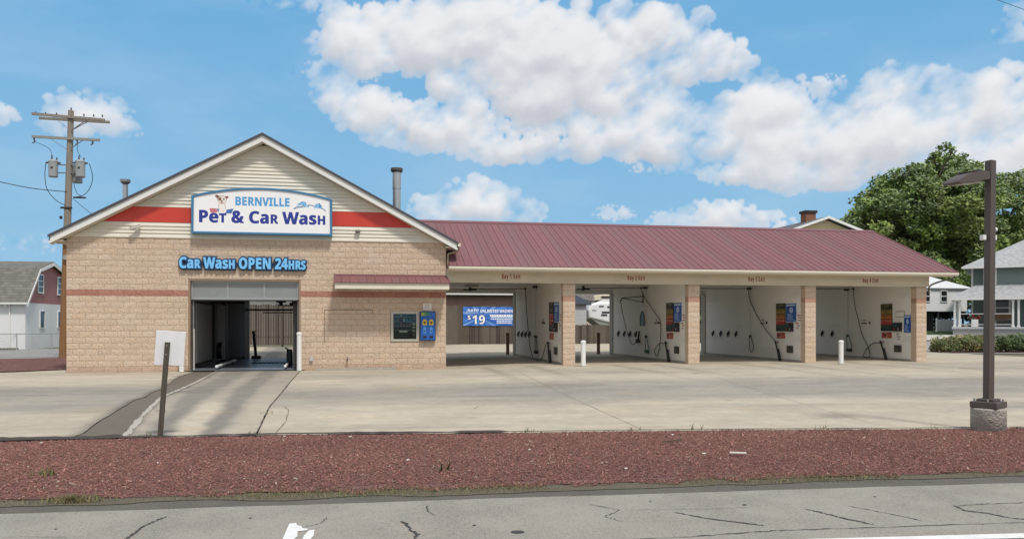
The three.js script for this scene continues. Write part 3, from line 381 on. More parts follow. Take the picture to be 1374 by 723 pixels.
    if (s > 0) worldPart('gutter', [bx(xe + 0.005, xe + 0.12, ye - 0.15, ye - 0.03, RZ, ZF - 0.04)], m_creamlight, sl), worldPart('downspout', hose([[xe + 0.06, ye - 0.15, ZF - 0.2], [xe + 0.05, ye - 0.28, ZF - 0.2], [xe - 0.12, ye - 0.36, ZF - 0.22], [xe - 0.3, ye - 0.42, ZF - 0.3], [GX1 + 0.06, ye - 0.6, ZF - 0.34], [GX1 + 0.06, ye - 0.95, ZF - 0.34]], 0.04, 30, 8), mat([0.3, 0.24, 0.17], 0.6), sl);
  }
  // flues
  const flue = (x, z, y0, y1, r, capR) => { const p = worldPart('flue_pipe', [rod([x, y0, z], [x, y1 - 0.75, z], r * 0.93, r * 0.93, 20), rod([x, y1 - 0.78, z], [x, y1 - 0.12, z], r, r, 20)], m_steel, wash); worldPart('flue_band', rod([x, y1 - 0.8, z], [x, y1 - 0.76, z], r * 1.04, r * 1.04, 20), m_steel, p); worldPart('flue_cap', [rod([x, y1 - 0.16, z], [x, y1 - 0.1, z], capR * 0.85, capR, 20), rod([x, y1 - 0.1, z], [x, y1, z], capR, capR, 20)], mat([0.12, 0.115, 0.11], 0.5, { metalness: 0.6 }), p); };
  flue(1.52, -32.3, 5.6, 7.75, 0.165, 0.235);
  { const x = -8.9, z = -34.2; const p = worldPart('vent_pipe', rod([x, 5.2, z], [x, 7.1, z], 0.1, 0.1, 16), m_steel, wash); worldPart('vent_cap', [rod([x, 7.12, z], [x, 7.2, z], 0.1, 0.19, 16), rod([x, 7.2, z], [x, 7.3, z], 0.19, 0.19, 16)], mat([0.3, 0.31, 0.32], 0.4, { metalness: 0.7 }), p); }
  // awning over the vending window
  const aw = worldPart('awning', [muv(prism([[-30.27, 3.06], [-29.32, 3.06], [-29.32, 3.1], [-30.27, 3.38]], 0, 3.96).rotateY(-Math.PI / 2).translate(3.21, 0, 0))], m_cream, wash);
  worldPart('awning_fascia', muv(rb(-0.77, 3.25, 2.9, 3.13, -29.32, -29.28, 0.012)), m_creamlight, aw); for (const x of [-0.77, 3.21]) worldPart('awning_fascia', bx(x, x + 0.04, 2.9, 3.12, -30.27, -29.322), m_creamlight, aw);
  worldPart('awning_soffit', bx(-0.73, 3.21, 2.94, 2.97, -30.27, -29.325), m_soffit, aw);
  for (let i = 0; i < 14; i++) { const w = 4.1 / 14, x = -0.81 + i * w, g = panelGeo(w); const o = mesh('roof_panel', g, m_maroon[i % 4], aw); const base = V(0, 0, 0); for (let q = aw; q; q = q.parent) base.add(q.position); o.scale.set(1, 1, 1.04); o.rotation.x = Math.atan2(0.28, 1); o.position.set(x - base.x, 3.13 - base.y, -29.22 - base.z); }
  worldPart('awning_flashing', bx(-0.82, 3.22, 3.4, 3.47, -30.28, -30.24), m_maroon[1], aw);
  // low concrete curb at the foot of the wall, spigot, conduit box, sealed joint of a closed opening
  worldPart('footing', muv(rb(-1.5, 1.4, -0.02, 0.07, FZ + 0.01, FZ + 0.14, 0.02)), m_conc, wash);
  worldPart('sealed_joint', [bx(-1.17, -1.15, 1.02, 2.19, FZ + 0.012, FZ + 0.02), bx(-1.15, 0.56, 2.17, 2.19, FZ + 0.012, FZ + 0.02), bx(0.54, 0.56, 2.05, 2.17, FZ + 0.012, FZ + 0.02)], mat([0.25, 0.19, 0.14], 1), wash);
}
function panelGeo(w) { // one ribbed sheet, 1 m long towards -z, rib on its right edge
  const pr = [[0, 0], [w * 0.42, 0], [w * 0.44, 0.006], [w * 0.48, 0.006], [w * 0.5, 0], [w - 0.045, 0], [w - 0.035, 0.022], [w - 0.012, 0.022], [w, 0]], P = []; for (let i = 1; i < pr.length; i++) { const [a, b] = pr[i - 1], [c, d] = pr[i]; P.push(a, b, 0, c, d, 0, c, d, -1, a, b, 0, c, d, -1, a, b, -1); }
  const e = pr; for (const z of [0]) for (let i = 1; i < e.length; i++) { const [a, b] = e[i - 1], [c, d] = e[i]; P.push(a, -0.02, z, c, -0.02, z, c, d, z, a, -0.02, z, c, d, z, a, b, z); }
  const g = new THREE.BufferGeometry(); g.setAttribute('position', new THREE.Float32BufferAttribute(P, 3)); g.computeVertexNormals(); return muv(g); }

// what stands in the tunnel
{
  const g1 = mat([0.45, 0.435, 0.41], 0.7, { map: rep(T.mottle, 0.5) }), g2 = mat([0.09, 0.086, 0.082], 0.7, { map: rep(T.mottle, 0.5) }), x = -5.93;
  const t = thing('wash_panelling', 'grey and black equipment panels along the inner wall of the wash tunnel', 'wash equipment', [x, 0.05, -38]);
  worldPart('panel', rb(x, x + 0.06, 0.2, 2.45, -35.4, -32.1, 0.02), g1, t); worldPart('panel_frame', [bx(x, x + 0.16, 0.06, 2.56, -36.2, -35.45), bx(x, x + 0.12, 2.46, 2.56, -37.4, -35.4)], m_dark, t);
  const slant = (a, b, y0, y1, th) => { const L = Math.hypot(b[0] - a[0], b[1] - a[1]), g = rb(0, L, y0, y1, -th, 0, 0.015); g.rotateY(Math.atan2(-(b[1] - a[1]), b[0] - a[0])); g.translate(a[0], 0, a[1]); return g; };
  worldPart('panel', slant([-5.9, -36.3], [-5.7, -37.7], 0.12, 2.5, 0.06), g1, t); worldPart('panel_frame', slant([-5.7, -37.7], [-5.62, -38.0], 0.06, 2.6, 0.08), m_black, t);
  worldPart('panel', slant([-5.62, -38.0], [-5.16, -39.7], 0.15, 2.6, 0.06), g2, t); worldPart('panel_frame', slant([-5.16, -39.7], [-5.0, -40.3], 0.06, 2.75, 0.08), m_black, t);
  worldPart('hose_reel', [rod([x + 0.1, 0.55, -36.4], [x + 0.32, 0.55, -36.4], 0.36, 0.36, 18)], m_black, t); worldPart('debris_skirt', bx(x, x + 0.2, 0.05, 0.18, -35.2, -32.2), m_black, t);
  const rail = (name, label, p, q) => { const o = thing(name, label, 'guide rail', p); const dx = V(...q).sub(V(...p)); mesh('rail', rod([0, 0.1, 0], [dx.x, 0.1, dx.z], 0.055, 0.055, 12), m_whitepipe, o); mesh('rail_end', new THREE.SphereGeometry(0.058, 12, 8).translate(0, 0.1, 0), m_whitepipe, o); for (const k of [0.15, 0.85]) mesh('foot', rod([dx.x * k, 0, dx.z * k], [dx.x * k, 0.1, dx.z * k], 0.03, 0.03, 8), m_dark, o); return o; };
  rail('guide_rail', 'white pipe guide rail on the tunnel floor next to the grey equipment panels', [-4.95, 0.04, -30.75], [-5.04, 0.04, -36]); rail('guide_rail', 'short white pipe guide rail beside the black spray head in the tunnel', [-2.56, 0.04, -30.6], [-2.66, 0.04, -33.2]);
  const sp = thing('tunnel_sprayer', 'black upright spray head at the end of the short white guide rail', 'spray head', [-2.66, 0.04, -33.9]); mesh('body', [rb(-0.12, 0.1, 0, 0.62, -0.12, 0.12, 0.05), rb(-0.2, 0.1, 0, 0.12, -0.3, 0.5, 0.04)], m_black, sp); mesh('nozzle', rod([0, 0.55, 0], [-0.18, 0.7, 0.05], 0.04, 0.02, 8), m_dark, sp);
  const lp = thing('leaning_post', 'black leaning post in a dark foot at the far end of the tunnel', 'post', [-4.6, 0.05, -39.4]); mesh('post', bar([0, 0.08, 0], [-0.12, 1.3, 0], 0.12, 0.12), m_dark, lp); mesh('foot', rb(-0.2, 0.22, 0, 0.16, -0.16, 0.16, 0.04), m_black, lp);
  const ar = thing('wash_gantry', 'overhead wash gantry with black beam, white pipe and hanging spray head', 'wash gantry', [-3.9, 2.6, -40]); worldPart('beam', [bx(-5.2, -1.9, 2.3, 2.38, -40.05, -39.95), bx(-3.7, -2, 2.52, 2.58, -40.2, -40.1)], m_dark, ar); worldPart('pipe', rod([-4.35, 2.2, -39.8], [-2.0, 2.2, -39.8], 0.03, 0.03, 8), m_whitepipe, ar); worldPart('spray_head', [rb(-3.75, -3.3, 2.68, 2.84, -40.1, -39.7, 0.05), rod([-3.55, 2.72, -39.9], [-3.5, 2.55, -39.9], 0.11, 0.06, 10), rb(-3.15, -2.95, 2.58, 2.68, -40.1, -39.9, 0.03)], m_black, ar); worldPart('hanger', [rod([-5.1, 2.3, -40], [-5.1, 3.75, -40], 0.03), rod([-2.1, 2.2, -40], [-2.1, 3.75, -40], 0.03), rod([-3.5, 2.8, -39.9], [-3.5, 3.75, -39.9], 0.03)], m_dark, ar);
  const gr = mesh('floor_grate', [...Array(9)].map((_, i) => bx(-4.3 + i * 0.16, -4.2 + i * 0.16, 0.04, 0.06, -36.2, -35.2)), m_dark); tag(gr, 'dark drain grate in the wet floor of the wash tunnel', 'drain grate');
  const col = thing('equipment_column', 'grey box column just inside the wash door behind the white bollard', 'wash equipment', [-2.2, 0, -31.3]); mesh('column', rb(-0.12, 0.32, 0.04, 2.45, -0.3, 0.3, 0.02), g2, col); mesh('column_cap', bx(-0.16, 0.34, 2.45, 2.6, -0.34, 0.34), m_dark, col);
}

// ---------------------------------------------------------------- signs on the gable
const font = await new FontLoader().loadAsync('fonts/droid/droid_sans_bold.typeface.json');
const glyph = (ch, size) => { const k = size / font.data.resolution, q = font.data.glyphs[ch] || font.data.glyphs['?']; return { adv: q.ha * k, shapes: font.generateShapes(ch, size) }; };
// [text, size] runs -> one geometry per character, from x = 0
function setLine(runs, depth, bevel = 0, track = 0) { let x = 0; const out = []; for (const [s, size] of runs) for (const ch of s) { const { adv, shapes } = glyph(ch, size); if (ch !== ' ') { const g = new THREE.ExtrudeGeometry(shapes, { depth, curveSegments: 5, bevelEnabled: bevel > 0, bevelSize: bevel, bevelThickness: 0.008, bevelSegments: 2 }); g.translate(x, 0, 0); out.push(g); } x += adv + track; } return { geos: out, width: x - track }; }
{ // the arched cabinet sign
  const X0 = -5.66, X1 = -0.89, Y0 = 4.83, YC = 6.13, YM = 6.46, Z = -30.0, cx = (X0 + X1) / 2, w = X1 - X0, r = ((w / 2) ** 2 + (YM - YC) ** 2) / (2 * (YM - YC));
  const outline = (m) => { const s = new THREE.Shape(), hw = w / 2 - m, a = Math.asin(hw / r), pts = [[-hw, Y0 + m], [hw, Y0 + m]]; for (let i = 0; i <= 24; i++) { const t = a - (2 * a * i) / 24; pts.push([Math.sin(t) * (r - m), YM - r + Math.cos(t) * (r - m)]); } pts.forEach(([x, y], i) => (i ? s.lineTo(cx + x, y) : s.moveTo(cx + x, y))); return s; };
  const t = thing('shop_sign', 'arched white cabinet sign with blue frame reading Bernville Pet & Car Wash on the gable', 'sign', [cx, Y0, FZ]);
  const fr = outline(0); fr.holes.push(new THREE.Path(outline(0.055).getPoints(1)));
  worldPart('frame', new THREE.ExtrudeGeometry(fr, { depth: 0.3, bevelEnabled: true, bevelSize: 0.008, bevelThickness: 0.008, bevelSegments: 2 }).translate(0, 0, Z - 0.3), mat([0.055, 0.2, 0.36], 0.35), t);
  worldPart('sign_back', new THREE.ExtrudeGeometry(outline(0.02), { depth: 0.2, bevelEnabled: false }).translate(0, 0, Z - 0.29), mat([0.05, 0.17, 0.3], 0.5), t);
  const PW = 2000, PH = Math.round((PW * (YM - Y0)) / w);
  const map = canvas(PW, PH, (g) => {
    g.fillStyle = '#f4f3f3'; g.fillRect(0, 0, PW, PH); g.textBaseline = 'alphabetic';
    const put = (runs, x, y, width, color, sq = 1) => { g.fillStyle = color; let tw = 0; for (const [s, z] of runs) { g.font = 'bold ' + z + 'px sans-serif'; tw += g.measureText(s).width; } g.save(); g.translate(x, y); g.scale(width / tw, sq); let q = 0; for (const [s, z] of runs) { g.font = 'bold ' + z + 'px sans-serif'; g.fillText(s, q, 0); g.strokeStyle = color; g.lineJoin = 'round'; g.lineWidth = z * 0.045; g.strokeText(s, q, 0); q += g.measureText(s).width; } g.restore(); };
    put([['BERNVILLE', 170]], 600, 262, 790, '#5aa2d8', 1.0);
    const B = '#2b3a92';
    const line = [['P', 236], ['e', 236], ['T', 178], [' & ', 236], ['C', 236], ['a', 236], ['R', 178], [' W', 236], ['a', 236], ['s', 236], ['H', 178]];
    put(line, 85, 520, 1830, B, 1.02); g.lineWidth = 5;
    // car outline with suds
    g.strokeStyle = '#2f4f86'; g.lineWidth = 11; g.lineCap = 'round'; g.beginPath(); g.moveTo(1450, 290); g.bezierCurveTo(1480, 262, 1520, 262, 1560, 262); g.bezierCurveTo(1610, 228, 1690, 226, 1740, 250); g.bezierCurveTo(1800, 268, 1880, 276, 1905, 318); g.stroke();
    g.lineWidth = 5; g.beginPath(); g.moveTo(1440, 302); g.bezierCurveTo(1500, 276, 1600, 262, 1660, 262); g.stroke();
    const r = R(4); for (let i = 0; i < 70; i++) { const a = i < 40 ? 1490 + r() * 160 : 1745 + r() * 110, hh = i < 40 ? Math.sin(((a - 1490) / 160) * 3.1) : Math.sin(((a - 1745) / 110) * 3.1); g.fillStyle = ['#4f97d0', '#79b4e0', '#a8d0ee'][i % 3]; g.beginPath(); g.arc(a, (i < 40 ? 236 : 258) - r() * 60 * hh + 14, 6 + r() * 13, 0, 7); g.fill(); }
    // a small white and brown pup looking over a tub
    g.save(); g.translate(420, 205); const el = (x, y, a, b, c, rot = 0) => { g.fillStyle = c; g.beginPath(); g.ellipse(x, y, a, b, rot, 0, 7); g.fill(); };
    el(0, 90, 52, 70, '#7d6a60'); el(0, 90, 47, 65, '#f3ede8'); el(-62, -62, 34, 22, '#8a5a48', 0.5); el(62, -50, 34, 20, '#8a5a48', -0.5); el(0, -18, 66, 62, '#7d6a60'); el(0, -16, 61, 57, '#efe4dc'); el(-30, -30, 28, 30, '#b08a76'); el(-26, -26, 11, 13, '#2a2220'); el(28, -26, 11, 13, '#2a2220'); el(0, 6, 15, 11, '#2a2220'); g.strokeStyle = '#5a3a34'; g.lineWidth = 5; g.beginPath(); g.arc(0, 12, 24, 0.4, 2.7); g.stroke(); el(0, 34, 12, 14, '#d88');
    g.fillStyle = '#c9747c'; g.beginPath(); g.moveTo(-175, 112); g.lineTo(-80, 112); g.lineTo(-50, 165); g.lineTo(-155, 178); g.fill(); g.fillStyle = '#4a6fb0'; g.beginPath(); g.moveTo(-75, 112); g.lineTo(-20, 130); g.lineTo(-10, 178); g.lineTo(-45, 165); g.fill(); g.beginPath(); g.moveTo(60, 128); g.lineTo(165, 108); g.lineTo(135, 182); g.lineTo(40, 182); g.fill(); el(-20, 150, 22, 26, '#f3ede8'); el(44, 146, 20, 26, '#f3ede8'); g.restore();
  });
  const face = new THREE.ShapeGeometry(outline(0.05), 24), p = face.attributes.position, uv = face.attributes.uv; for (let i = 0; i < p.count; i++) uv.setXY(i, (p.getX(i) - X0) / w, (p.getY(i) - Y0) / (YM - Y0)); face.translate(0, 0, Z - 0.03);
  worldPart('printed_face', face, mat(0xffffff, 0.3, { map }), t);
}
{ // blue channel letters over the door
  const c = 0.375, s = 0.295, L = setLine([['C', c], ['a', c], ['R', s], [' W', c], ['a', c], ['s', c], ['H', s], [' OPEN 24', c], ['HRS', s]], 0.05, 0.012), D = setLine([['C', c], ['a', c], ['R', s], [' W', c], ['a', c], ['s', c], ['H', s], [' OPEN 24', c], ['HRS', s]], 0.06, 0.066);
  const k = 4.3 / L.width, t = thing('channel_letter_sign', 'blue raised letters with dark edges reading Car Wash OPEN 24HRS above the wash door', 'sign', [-6.11, 3.62, FZ + 0.03]), m_l = mat([0.2, 0.56, 0.95], 0.35), m_e = mat([0.012, 0.05, 0.115], 0.35);
  const drop = (x) => -0.0 * x;
  D.geos.forEach((g) => { g.scale(k, 1.0, 1); mesh('letter_backing', g, m_e, t).position.y = drop(0); });
  L.geos.forEach((g) => { g.scale(k, 1.0, 1).translate(0, 0, 0.075); mesh('letter', g, m_l, t); });
  mesh('raceway', bx(0.1, 4.2, 0.1, 0.22, -0.02, 0.01), m_e, t);
}
// cameras under the gable, wall boxes, the vending window and its neighbour
{
  const cam = (name, label, p, ry) => { const t = thing(name, label, 'security camera', p); mesh('bracket', [rod([0, 0, 0], [0, 0.04, 0.16], 0.02), rod([0, -0.1, 0.0], [0, 0.04, 0.16], 0.015), rod([0, 0, -0.02], [0, 0, 0.012], 0.06, 0.06, 12)], m_white, t); const b = mesh('housing', rb(-0.18, 0.16, -0.05, 0.05, -0.055, 0.055, 0.03), mat([0.55, 0.53, 0.48], 0.5), t); b.position.set(0, 0.1, 0.18); b.rotation.set(0, ry, 0.3); mesh('sunshade', bx(-0.2, 0.18, 0.05, 0.062, -0.065, 0.065), m_white, b); return t; };
  cam('security_camera', 'white bullet security camera on a bracket under the red stripe beside the wash sign', [-7.5, 4.9, FZ + 0.03], 0.35);
  const c2 = thing('security_camera', 'small dark security camera on the siding under the red stripe above the awning', 'security camera', [0.02, 5.03, FZ + 0.03]); mesh('housing', [rb(-0.09, 0.09, -0.05, 0.05, 0.02, 0.16, 0.03)], mat([0.2, 0.19, 0.17], 0.5), c2); mesh('bracket', rod([0, 0.0, -0.02], [0, 0, 0.05], 0.05, 0.05, 10), m_dark, c2);
  const ob = thing('outlet_box', 'grey outlet box low on the block wall beside the white bollard', 'outlet box', [-1.62, 0.42, FZ + 0.01]); mesh('box', rb(-0.06, 0.06, -0.07, 0.07, 0, 0.07, 0.012), mat([0.45, 0.45, 0.44], 0.5), ob); mesh('cover', rb(-0.066, 0.066, -0.075, 0.075, 0.07, 0.085, 0.006), mat([0.5, 0.5, 0.49], 0.5), ob);
  const sg = thing('wall_spigot', 'rusty wall spigot low on the block wall under the awning', 'spigot', [-0.35, 0.42, FZ + 0.01]); mesh('pipe', rod([0, 0, 0], [0, 0, 0.1], 0.018), m_dark, sg); mesh('handle', rod([0, 0.05, 0.09], [0, 0.06, 0.09], 0.04, 0.04, 10), mat([0.25, 0.1, 0.05], 0.7), sg); mesh('spout', rod([0, 0, 0.09], [0, -0.07, 0.12], 0.016), m_dark, sg); mesh('rust_stain', bx(-0.02, 0.015, -0.35, -0.04, 0.0, 0.004), mat([0.4, 0.26, 0.15], 1), sg);
  // vending window: frame, glass, dark inside with shelves and goods
  const x0 = 1.21, x1 = 2.25, y0 = 1.03, y1 = 2.13, t = thing('vending_window', 'recessed vending machine behind glass in a pale metal frame in the block wall', 'vending machine', [1.73, 1.03, FZ]);
  const fz = FZ + 0.03, m_f = mat([0.5, 0.47, 0.4], 0.45, { metalness: 0.2 });
  worldPart('frame', [bx(x0, x1, y0, y0 + 0.085, FZ - 0.02, fz), bx(x0, x1, y1 - 0.085, y1, FZ - 0.02, fz), bx(x0, x0 + 0.09, y0 + 0.085, y1 - 0.085, FZ - 0.02, fz), bx(x1 - 0.11, x1, y0 + 0.085, y1 - 0.085, FZ - 0.02, fz)], m_f, t);
  worldPart('cabinet', [bx(x0, x1, y0, y1, FZ - 0.62, FZ - 0.6), bx(x0, x0 + 0.03, y0, y1, FZ - 0.6, FZ - 0.02), bx(x1 - 0.03, x1, y0, y1, FZ - 0.6, FZ - 0.02), bx(x0 + 0.03, x1 - 0.03, y0, y0 + 0.04, FZ - 0.6, FZ - 0.02), bx(x0 + 0.03, x1 - 0.03, y1 - 0.04, y1, FZ - 0.6, FZ - 0.02)], mat([0.09, 0.095, 0.09], 0.5), t);
  worldPart('glass', bx(x0 + 0.08, x1 - 0.1, y0 + 0.08, y1 - 0.08, fz - 0.03, fz - 0.026), new THREE.MeshPhysicalMaterial({ transmission: 1, roughness: 0.05, thickness: 0, color: 0xdfe6e2, ior: 1.5 }), t);
  for (const y of [1.44, 1.58, 1.76, 1.93]) worldPart('shelf', bx(x0 + 0.09, x1 - 0.27, y - 0.012, y, FZ - 0.4, FZ - 0.08), m_steel, t);
  const r = R(31), cols = [[0.5, 0.5, 0.5], [0.05, 0.16, 0.55], [0.1, 0.12, 0.13], [0.55, 0.56, 0.6], [0.08, 0.3, 0.5], [0.3, 0.1, 0.1], [0.12, 0.12, 0.12]].map((c) => mat(c, 0.5));
  for (const y of [1.58, 1.76, 1.93]) for (let i = 0; i < 6; i++) if (r() < 0.85) { const x = x0 + 0.16 + i * 0.11; worldPart('packet', rb(x - 0.035, x + 0.035, y, y + 0.08 + 0.05 * r(), FZ - 0.2, FZ - 0.1, 0.01), cols[Math.floor(r() * cols.length)], t); }
  worldPart('selection_panel', bx(x1 - 0.26, x1 - 0.13, y0 + 0.12, y1 - 0.12, FZ - 0.09, FZ - 0.06), m_dark, t);
  for (const [y, h, c] of [[1.78, 0.2, [0.08, 0.08, 0.07]], [1.62, 0.13, [0.55, 0.5, 0.3]], [1.5, 0.1, [0.6, 0.55, 0.36]], [1.38, 0.1, [0.45, 0.4, 0.28]], [1.25, 0.09, [0.12, 0.12, 0.1]]]) worldPart('label_plate', bx(x1 - 0.245, x1 - 0.145, y, y + h - 0.02, FZ - 0.06, FZ - 0.05), mat(c, 0.5), t);
  worldPart('notice', bx(1.52, 1.82, 1.36, 1.43, FZ - 0.075, FZ - 0.07), m_white, t); worldPart('delivery_flap', bx(1.36, 1.9, 1.2, 1.31, FZ - 0.08, FZ - 0.06), m_black, t);
  // blue towel dispenser
  const d = thing('towel_dispenser', 'blue wall dispenser with two yellow dials beside the vending window', 'dispenser', [2.555, 1.055, FZ]), m_b = mat([0.018, 0.11, 0.42], 0.35);
  worldPart('cabinet', rb(2.27, 2.84, 1.055, 2.13, FZ - 0.02, FZ + 0.16, 0.02), mat([0.02, 0.05, 0.16], 0.4), d); worldPart('door', rb(2.3, 2.81, 1.085, 2.1, FZ + 0.14, FZ + 0.175, 0.012), m_b, d);
  worldPart('header_print', rb(2.31, 2.8, 1.97, 2.09, FZ + 0.16, FZ + 0.182, 0.006), mat(0xffffff, 0.4, { map: canvas(256, 64, (g) => { const q = g.createLinearGradient(0, 0, 256, 0); q.addColorStop(0, '#b7b52a'); q.addColorStop(0.4, '#4c9a4e'); q.addColorStop(0.75, '#2f74b8'); q.addColorStop(1, '#3b6cc0'); g.fillStyle = q; g.fillRect(0, 0, 256, 64); g.fillStyle = 'rgba(20,40,90,.6)'; for (let i = 0; i < 6; i++) g.fillRect(56 + i * 26, 20 + (i % 3) * 3, 17, 24 - (i % 2) * 5); }) }), d);
  for (const x of [2.435, 2.675]) {
    const hsh2 = new THREE.Shape([[-0.075, -0.11], [0.075, -0.11], [0.085, 0.03], [0.03, 0.1], [-0.03, 0.1], [-0.085, 0.03]].map((q) => new THREE.Vector2(...q)));
    const yp = worldPart('dial_plate', new THREE.ExtrudeGeometry(hsh2, { depth: 0.012, bevelEnabled: false }).translate(x, 1.74, FZ + 0.172), mat([0.72, 0.52, 0.03], 0.4), d); worldPart('dial', rod([x, 1.72, FZ + 0.18], [x, 1.72, FZ + 0.215], 0.045, 0.04, 14), mat([0.12, 0.07, 0.03], 0.4), yp);
    worldPart('chute', [bx(x - 0.045, x + 0.045, 1.33, 1.56, FZ + 0.168, FZ + 0.182)], mat([0.1, 0.27, 0.62], 0.35), d); worldPart('slot', rb(x - 0.07, x + 0.07, 1.15, 1.24, FZ + 0.16, FZ + 0.185, 0.01), m_black, d); worldPart('knob', rod([x, 1.42, FZ + 0.18], [x, 1.42, FZ + 0.21], 0.022, 0.022, 10), m_black, d);
  }
  const n = thing('paper_notice', 'white paper notice with faint print on the block wall above the blue dispenser', 'notice', [2.55, 2.17, FZ]); worldPart('sheet', bx(2.39, 2.7, 2.17, 2.43, FZ + 0.014, FZ + 0.02), mat(0xffffff, 0.8, { map: canvas(128, 108, (g) => { g.fillStyle = '#e9e4de'; g.fillRect(0, 0, 128, 108); g.fillStyle = '#b98f88'; g.fillRect(20, 18, 88, 9); g.fillStyle = '#a8a39c'; for (let i = 0; i < 5; i++) g.fillRect(16, 38 + i * 12, 70 + ((i * 37) % 30), 4); }) }), n);
}

// ---------------------------------------------------------------- the wing of four wash bays
const BX = [7.72, 12.78, 17.79, 22.83], PW = 0.47, BR = -40.2, FL = 0.1, HB = 3.22;
const wing = thing('wash_bay_wing', 'long cream wing of four open wash bays under a maroon ribbed metal roof', 'building', [13.3, FL, FZ]);
{
  const E0 = [-29.78, 3.8], RG = [-35.5, 6.13], len = Math.hypot(RG[0] - E0[0], RG[1] - E0[1]), ang = Math.atan2(RG[1] - E0[1], E0[0] - RG[0]);
  // header, ceiling, rear lintel, end closures
  worldPart('header_beam', muv(bx(GX1 + 0.012, 23.42, HB, 3.74, FZ - 0.2, FZ + 0.002)), m_cream, wing);
  worldPart('header_trim', bx(GX1 + 0.02, 23.43, HB - 0.0, HB + 0.045, FZ + 0.003, FZ + 0.016), m_cream, wing);
  worldPart('ceiling', muv(bx(GX1 + 0.01, 23.3, 3.42, 3.5, BR, FZ - 0.2)), m_bay, wing);
  worldPart('rear_beam', muv(bx(GX1 + 0.012, 23.3, 3.2, 3.6, BR - 0.2, BR)), m_bay, wing);
  worldPart('soffit', bx(GX1 + 0.05, 24.2, 3.7, 3.72, FZ + 0.004, -29.83), m_soffit, wing);
  worldPart('fascia', bx(GX1 + 0.04, 24.28, 3.6, 3.76, -29.83, -29.8), m_cream, wing);
  const gu = worldPart('gutter', muv(prism([[-29.8, 3.64], [-29.72, 3.64], [-29.68, 3.7], [-29.68, 3.77], [-29.7, 3.77], [-29.7, 3.75], [-29.8, 3.75]], 0, 21.04).rotateY(-Math.PI / 2).translate(24.33, 0, 0)), m_creamlight, wing);
  worldPart('downspout', hose([[24.2, 3.66, -29.76], [24.2, 3.58, -29.78], [23.8, 3.45, -30.0], [23.5, 3.3, -30.25], [23.44, 3.2, -30.33], [23.44, 2.95, -30.34]], 0.035, 30, 8), mat([0.1, 0.085, 0.07], 0.5), wing);
  worldPart('end_wall', muv(bx(23.28, 23.4, 3.2, 3.74, BR, FZ - 0.2)), m_cream, wing);
  worldPart('gable_end', muv(prism([[BR - 0.2, 3.72], [FZ, 3.72], [-35.5, 5.85]], 0, 0.1).rotateY(-Math.PI / 2).translate(23.4, 0, 0)), m_cream, wing);
  // ribbed roof sheets, one by one
  const roof = worldPart('roof', muv(prism([[-35.5, 6.08], [-29.85, 3.77], [-29.85, 3.74], [-35.5, 6.0], [-41.2, 3.74], [-41.2, 3.77]], 0, 21.0).rotateY(-Math.PI / 2).translate(24.28, 0, 0)), m_maroon[0], wing);
  const base = V(0, 0, 0); for (let q = roof; q; q = q.parent) base.add(q.position);
  const w = 0.3, pg = panelGeo(w), N = 70, xEnd = 24.33;
  for (let i = 0; i < N + 8; i++) {
    const x = xEnd - (i + 1) * w; let t0 = 0; if (x < GX1 + 0.02) { const yr = 8.37 - 0.537 * (x + w * 0.5 + 3.28); t0 = clamp((yr - 3.8) / (RG[1] - 3.8) + 0.02); if (t0 > 0.97) continue; if (x + w > GX1 + 0.1 && x < GX1) t0 = Math.max(t0, 0.37); }
    const o = mesh('roof_panel', pg, m_maroon[(i * 7 + (i >> 2)) % 4], roof); o.scale.z = len * (1 - t0); o.rotation.x = ang; o.position.set(x - base.x, lerp(E0[1], RG[1], t0) - base.y, lerp(E0[0], RG[0], t0) - base.z);
  }
  { const o = mesh('rear_roof_sheet', muv(new THREE.PlaneGeometry(21.1, len).rotateX(-Math.PI / 2)), m_maroon[0], roof); o.rotation.x = -ang; o.position.set(13.78 - base.x, (3.8 + RG[1]) / 2 + 0.01 - base.y, (-41.22 + RG[0]) / 2 - base.z); }
  worldPart('ridge_cap', prism([[-35.72, 6.07], [-35.5, 6.175], [-35.28, 6.07], [-35.28, 6.055], [-35.5, 6.155], [-35.72, 6.055]], 0, 22.6).rotateY(-Math.PI / 2).translate(24.35, 0, 0), mat([0.2, 0.08, 0.09], 0.5), roof);
  worldPart('rake_trim', [prism([[-29.76, 3.82], [-35.5, 6.17], [-35.5, 6.02], [-29.76, 3.67]], 0, 0.04).rotateY(-Math.PI / 2).translate(24.38, 0, 0), prism([[-41.24, 3.82], [-41.24, 3.67], [-35.5, 6.02], [-35.5, 6.17]], 0, 0.04).rotateY(-Math.PI / 2).translate(24.38, 0, 0)], m_maroon[1], roof);
  for (const [x, s] of [[5.2, 0.5], [9.5, 0.35], [14.4, 0.55], [18.8, 0.4], [21.6, 0.5]]) { const o = mesh('roof_screw_patch', rb(-0.03, 0.03, 0, 0.02, -0.03, 0.03, 0.006), mat([0.5, 0.4, 0.4], 0.5), roof); o.position.set(x - base.x, lerp(3.8, 6.13, s) + 0.02 - base.y, lerp(-29.78, -35.5, s) - base.z); }
  // pillars of block, dividing walls
  const r = R(23), m_redpale = [[0.56, 0.33, 0.25], [0.58, 0.35, 0.265], [0.54, 0.31, 0.235]].map((c) => mat(c, 0.95, { map: rep(T.stone, 1.6), bumpMap: rep(T.rough, 1.1), bumpScale: 0.02 }));
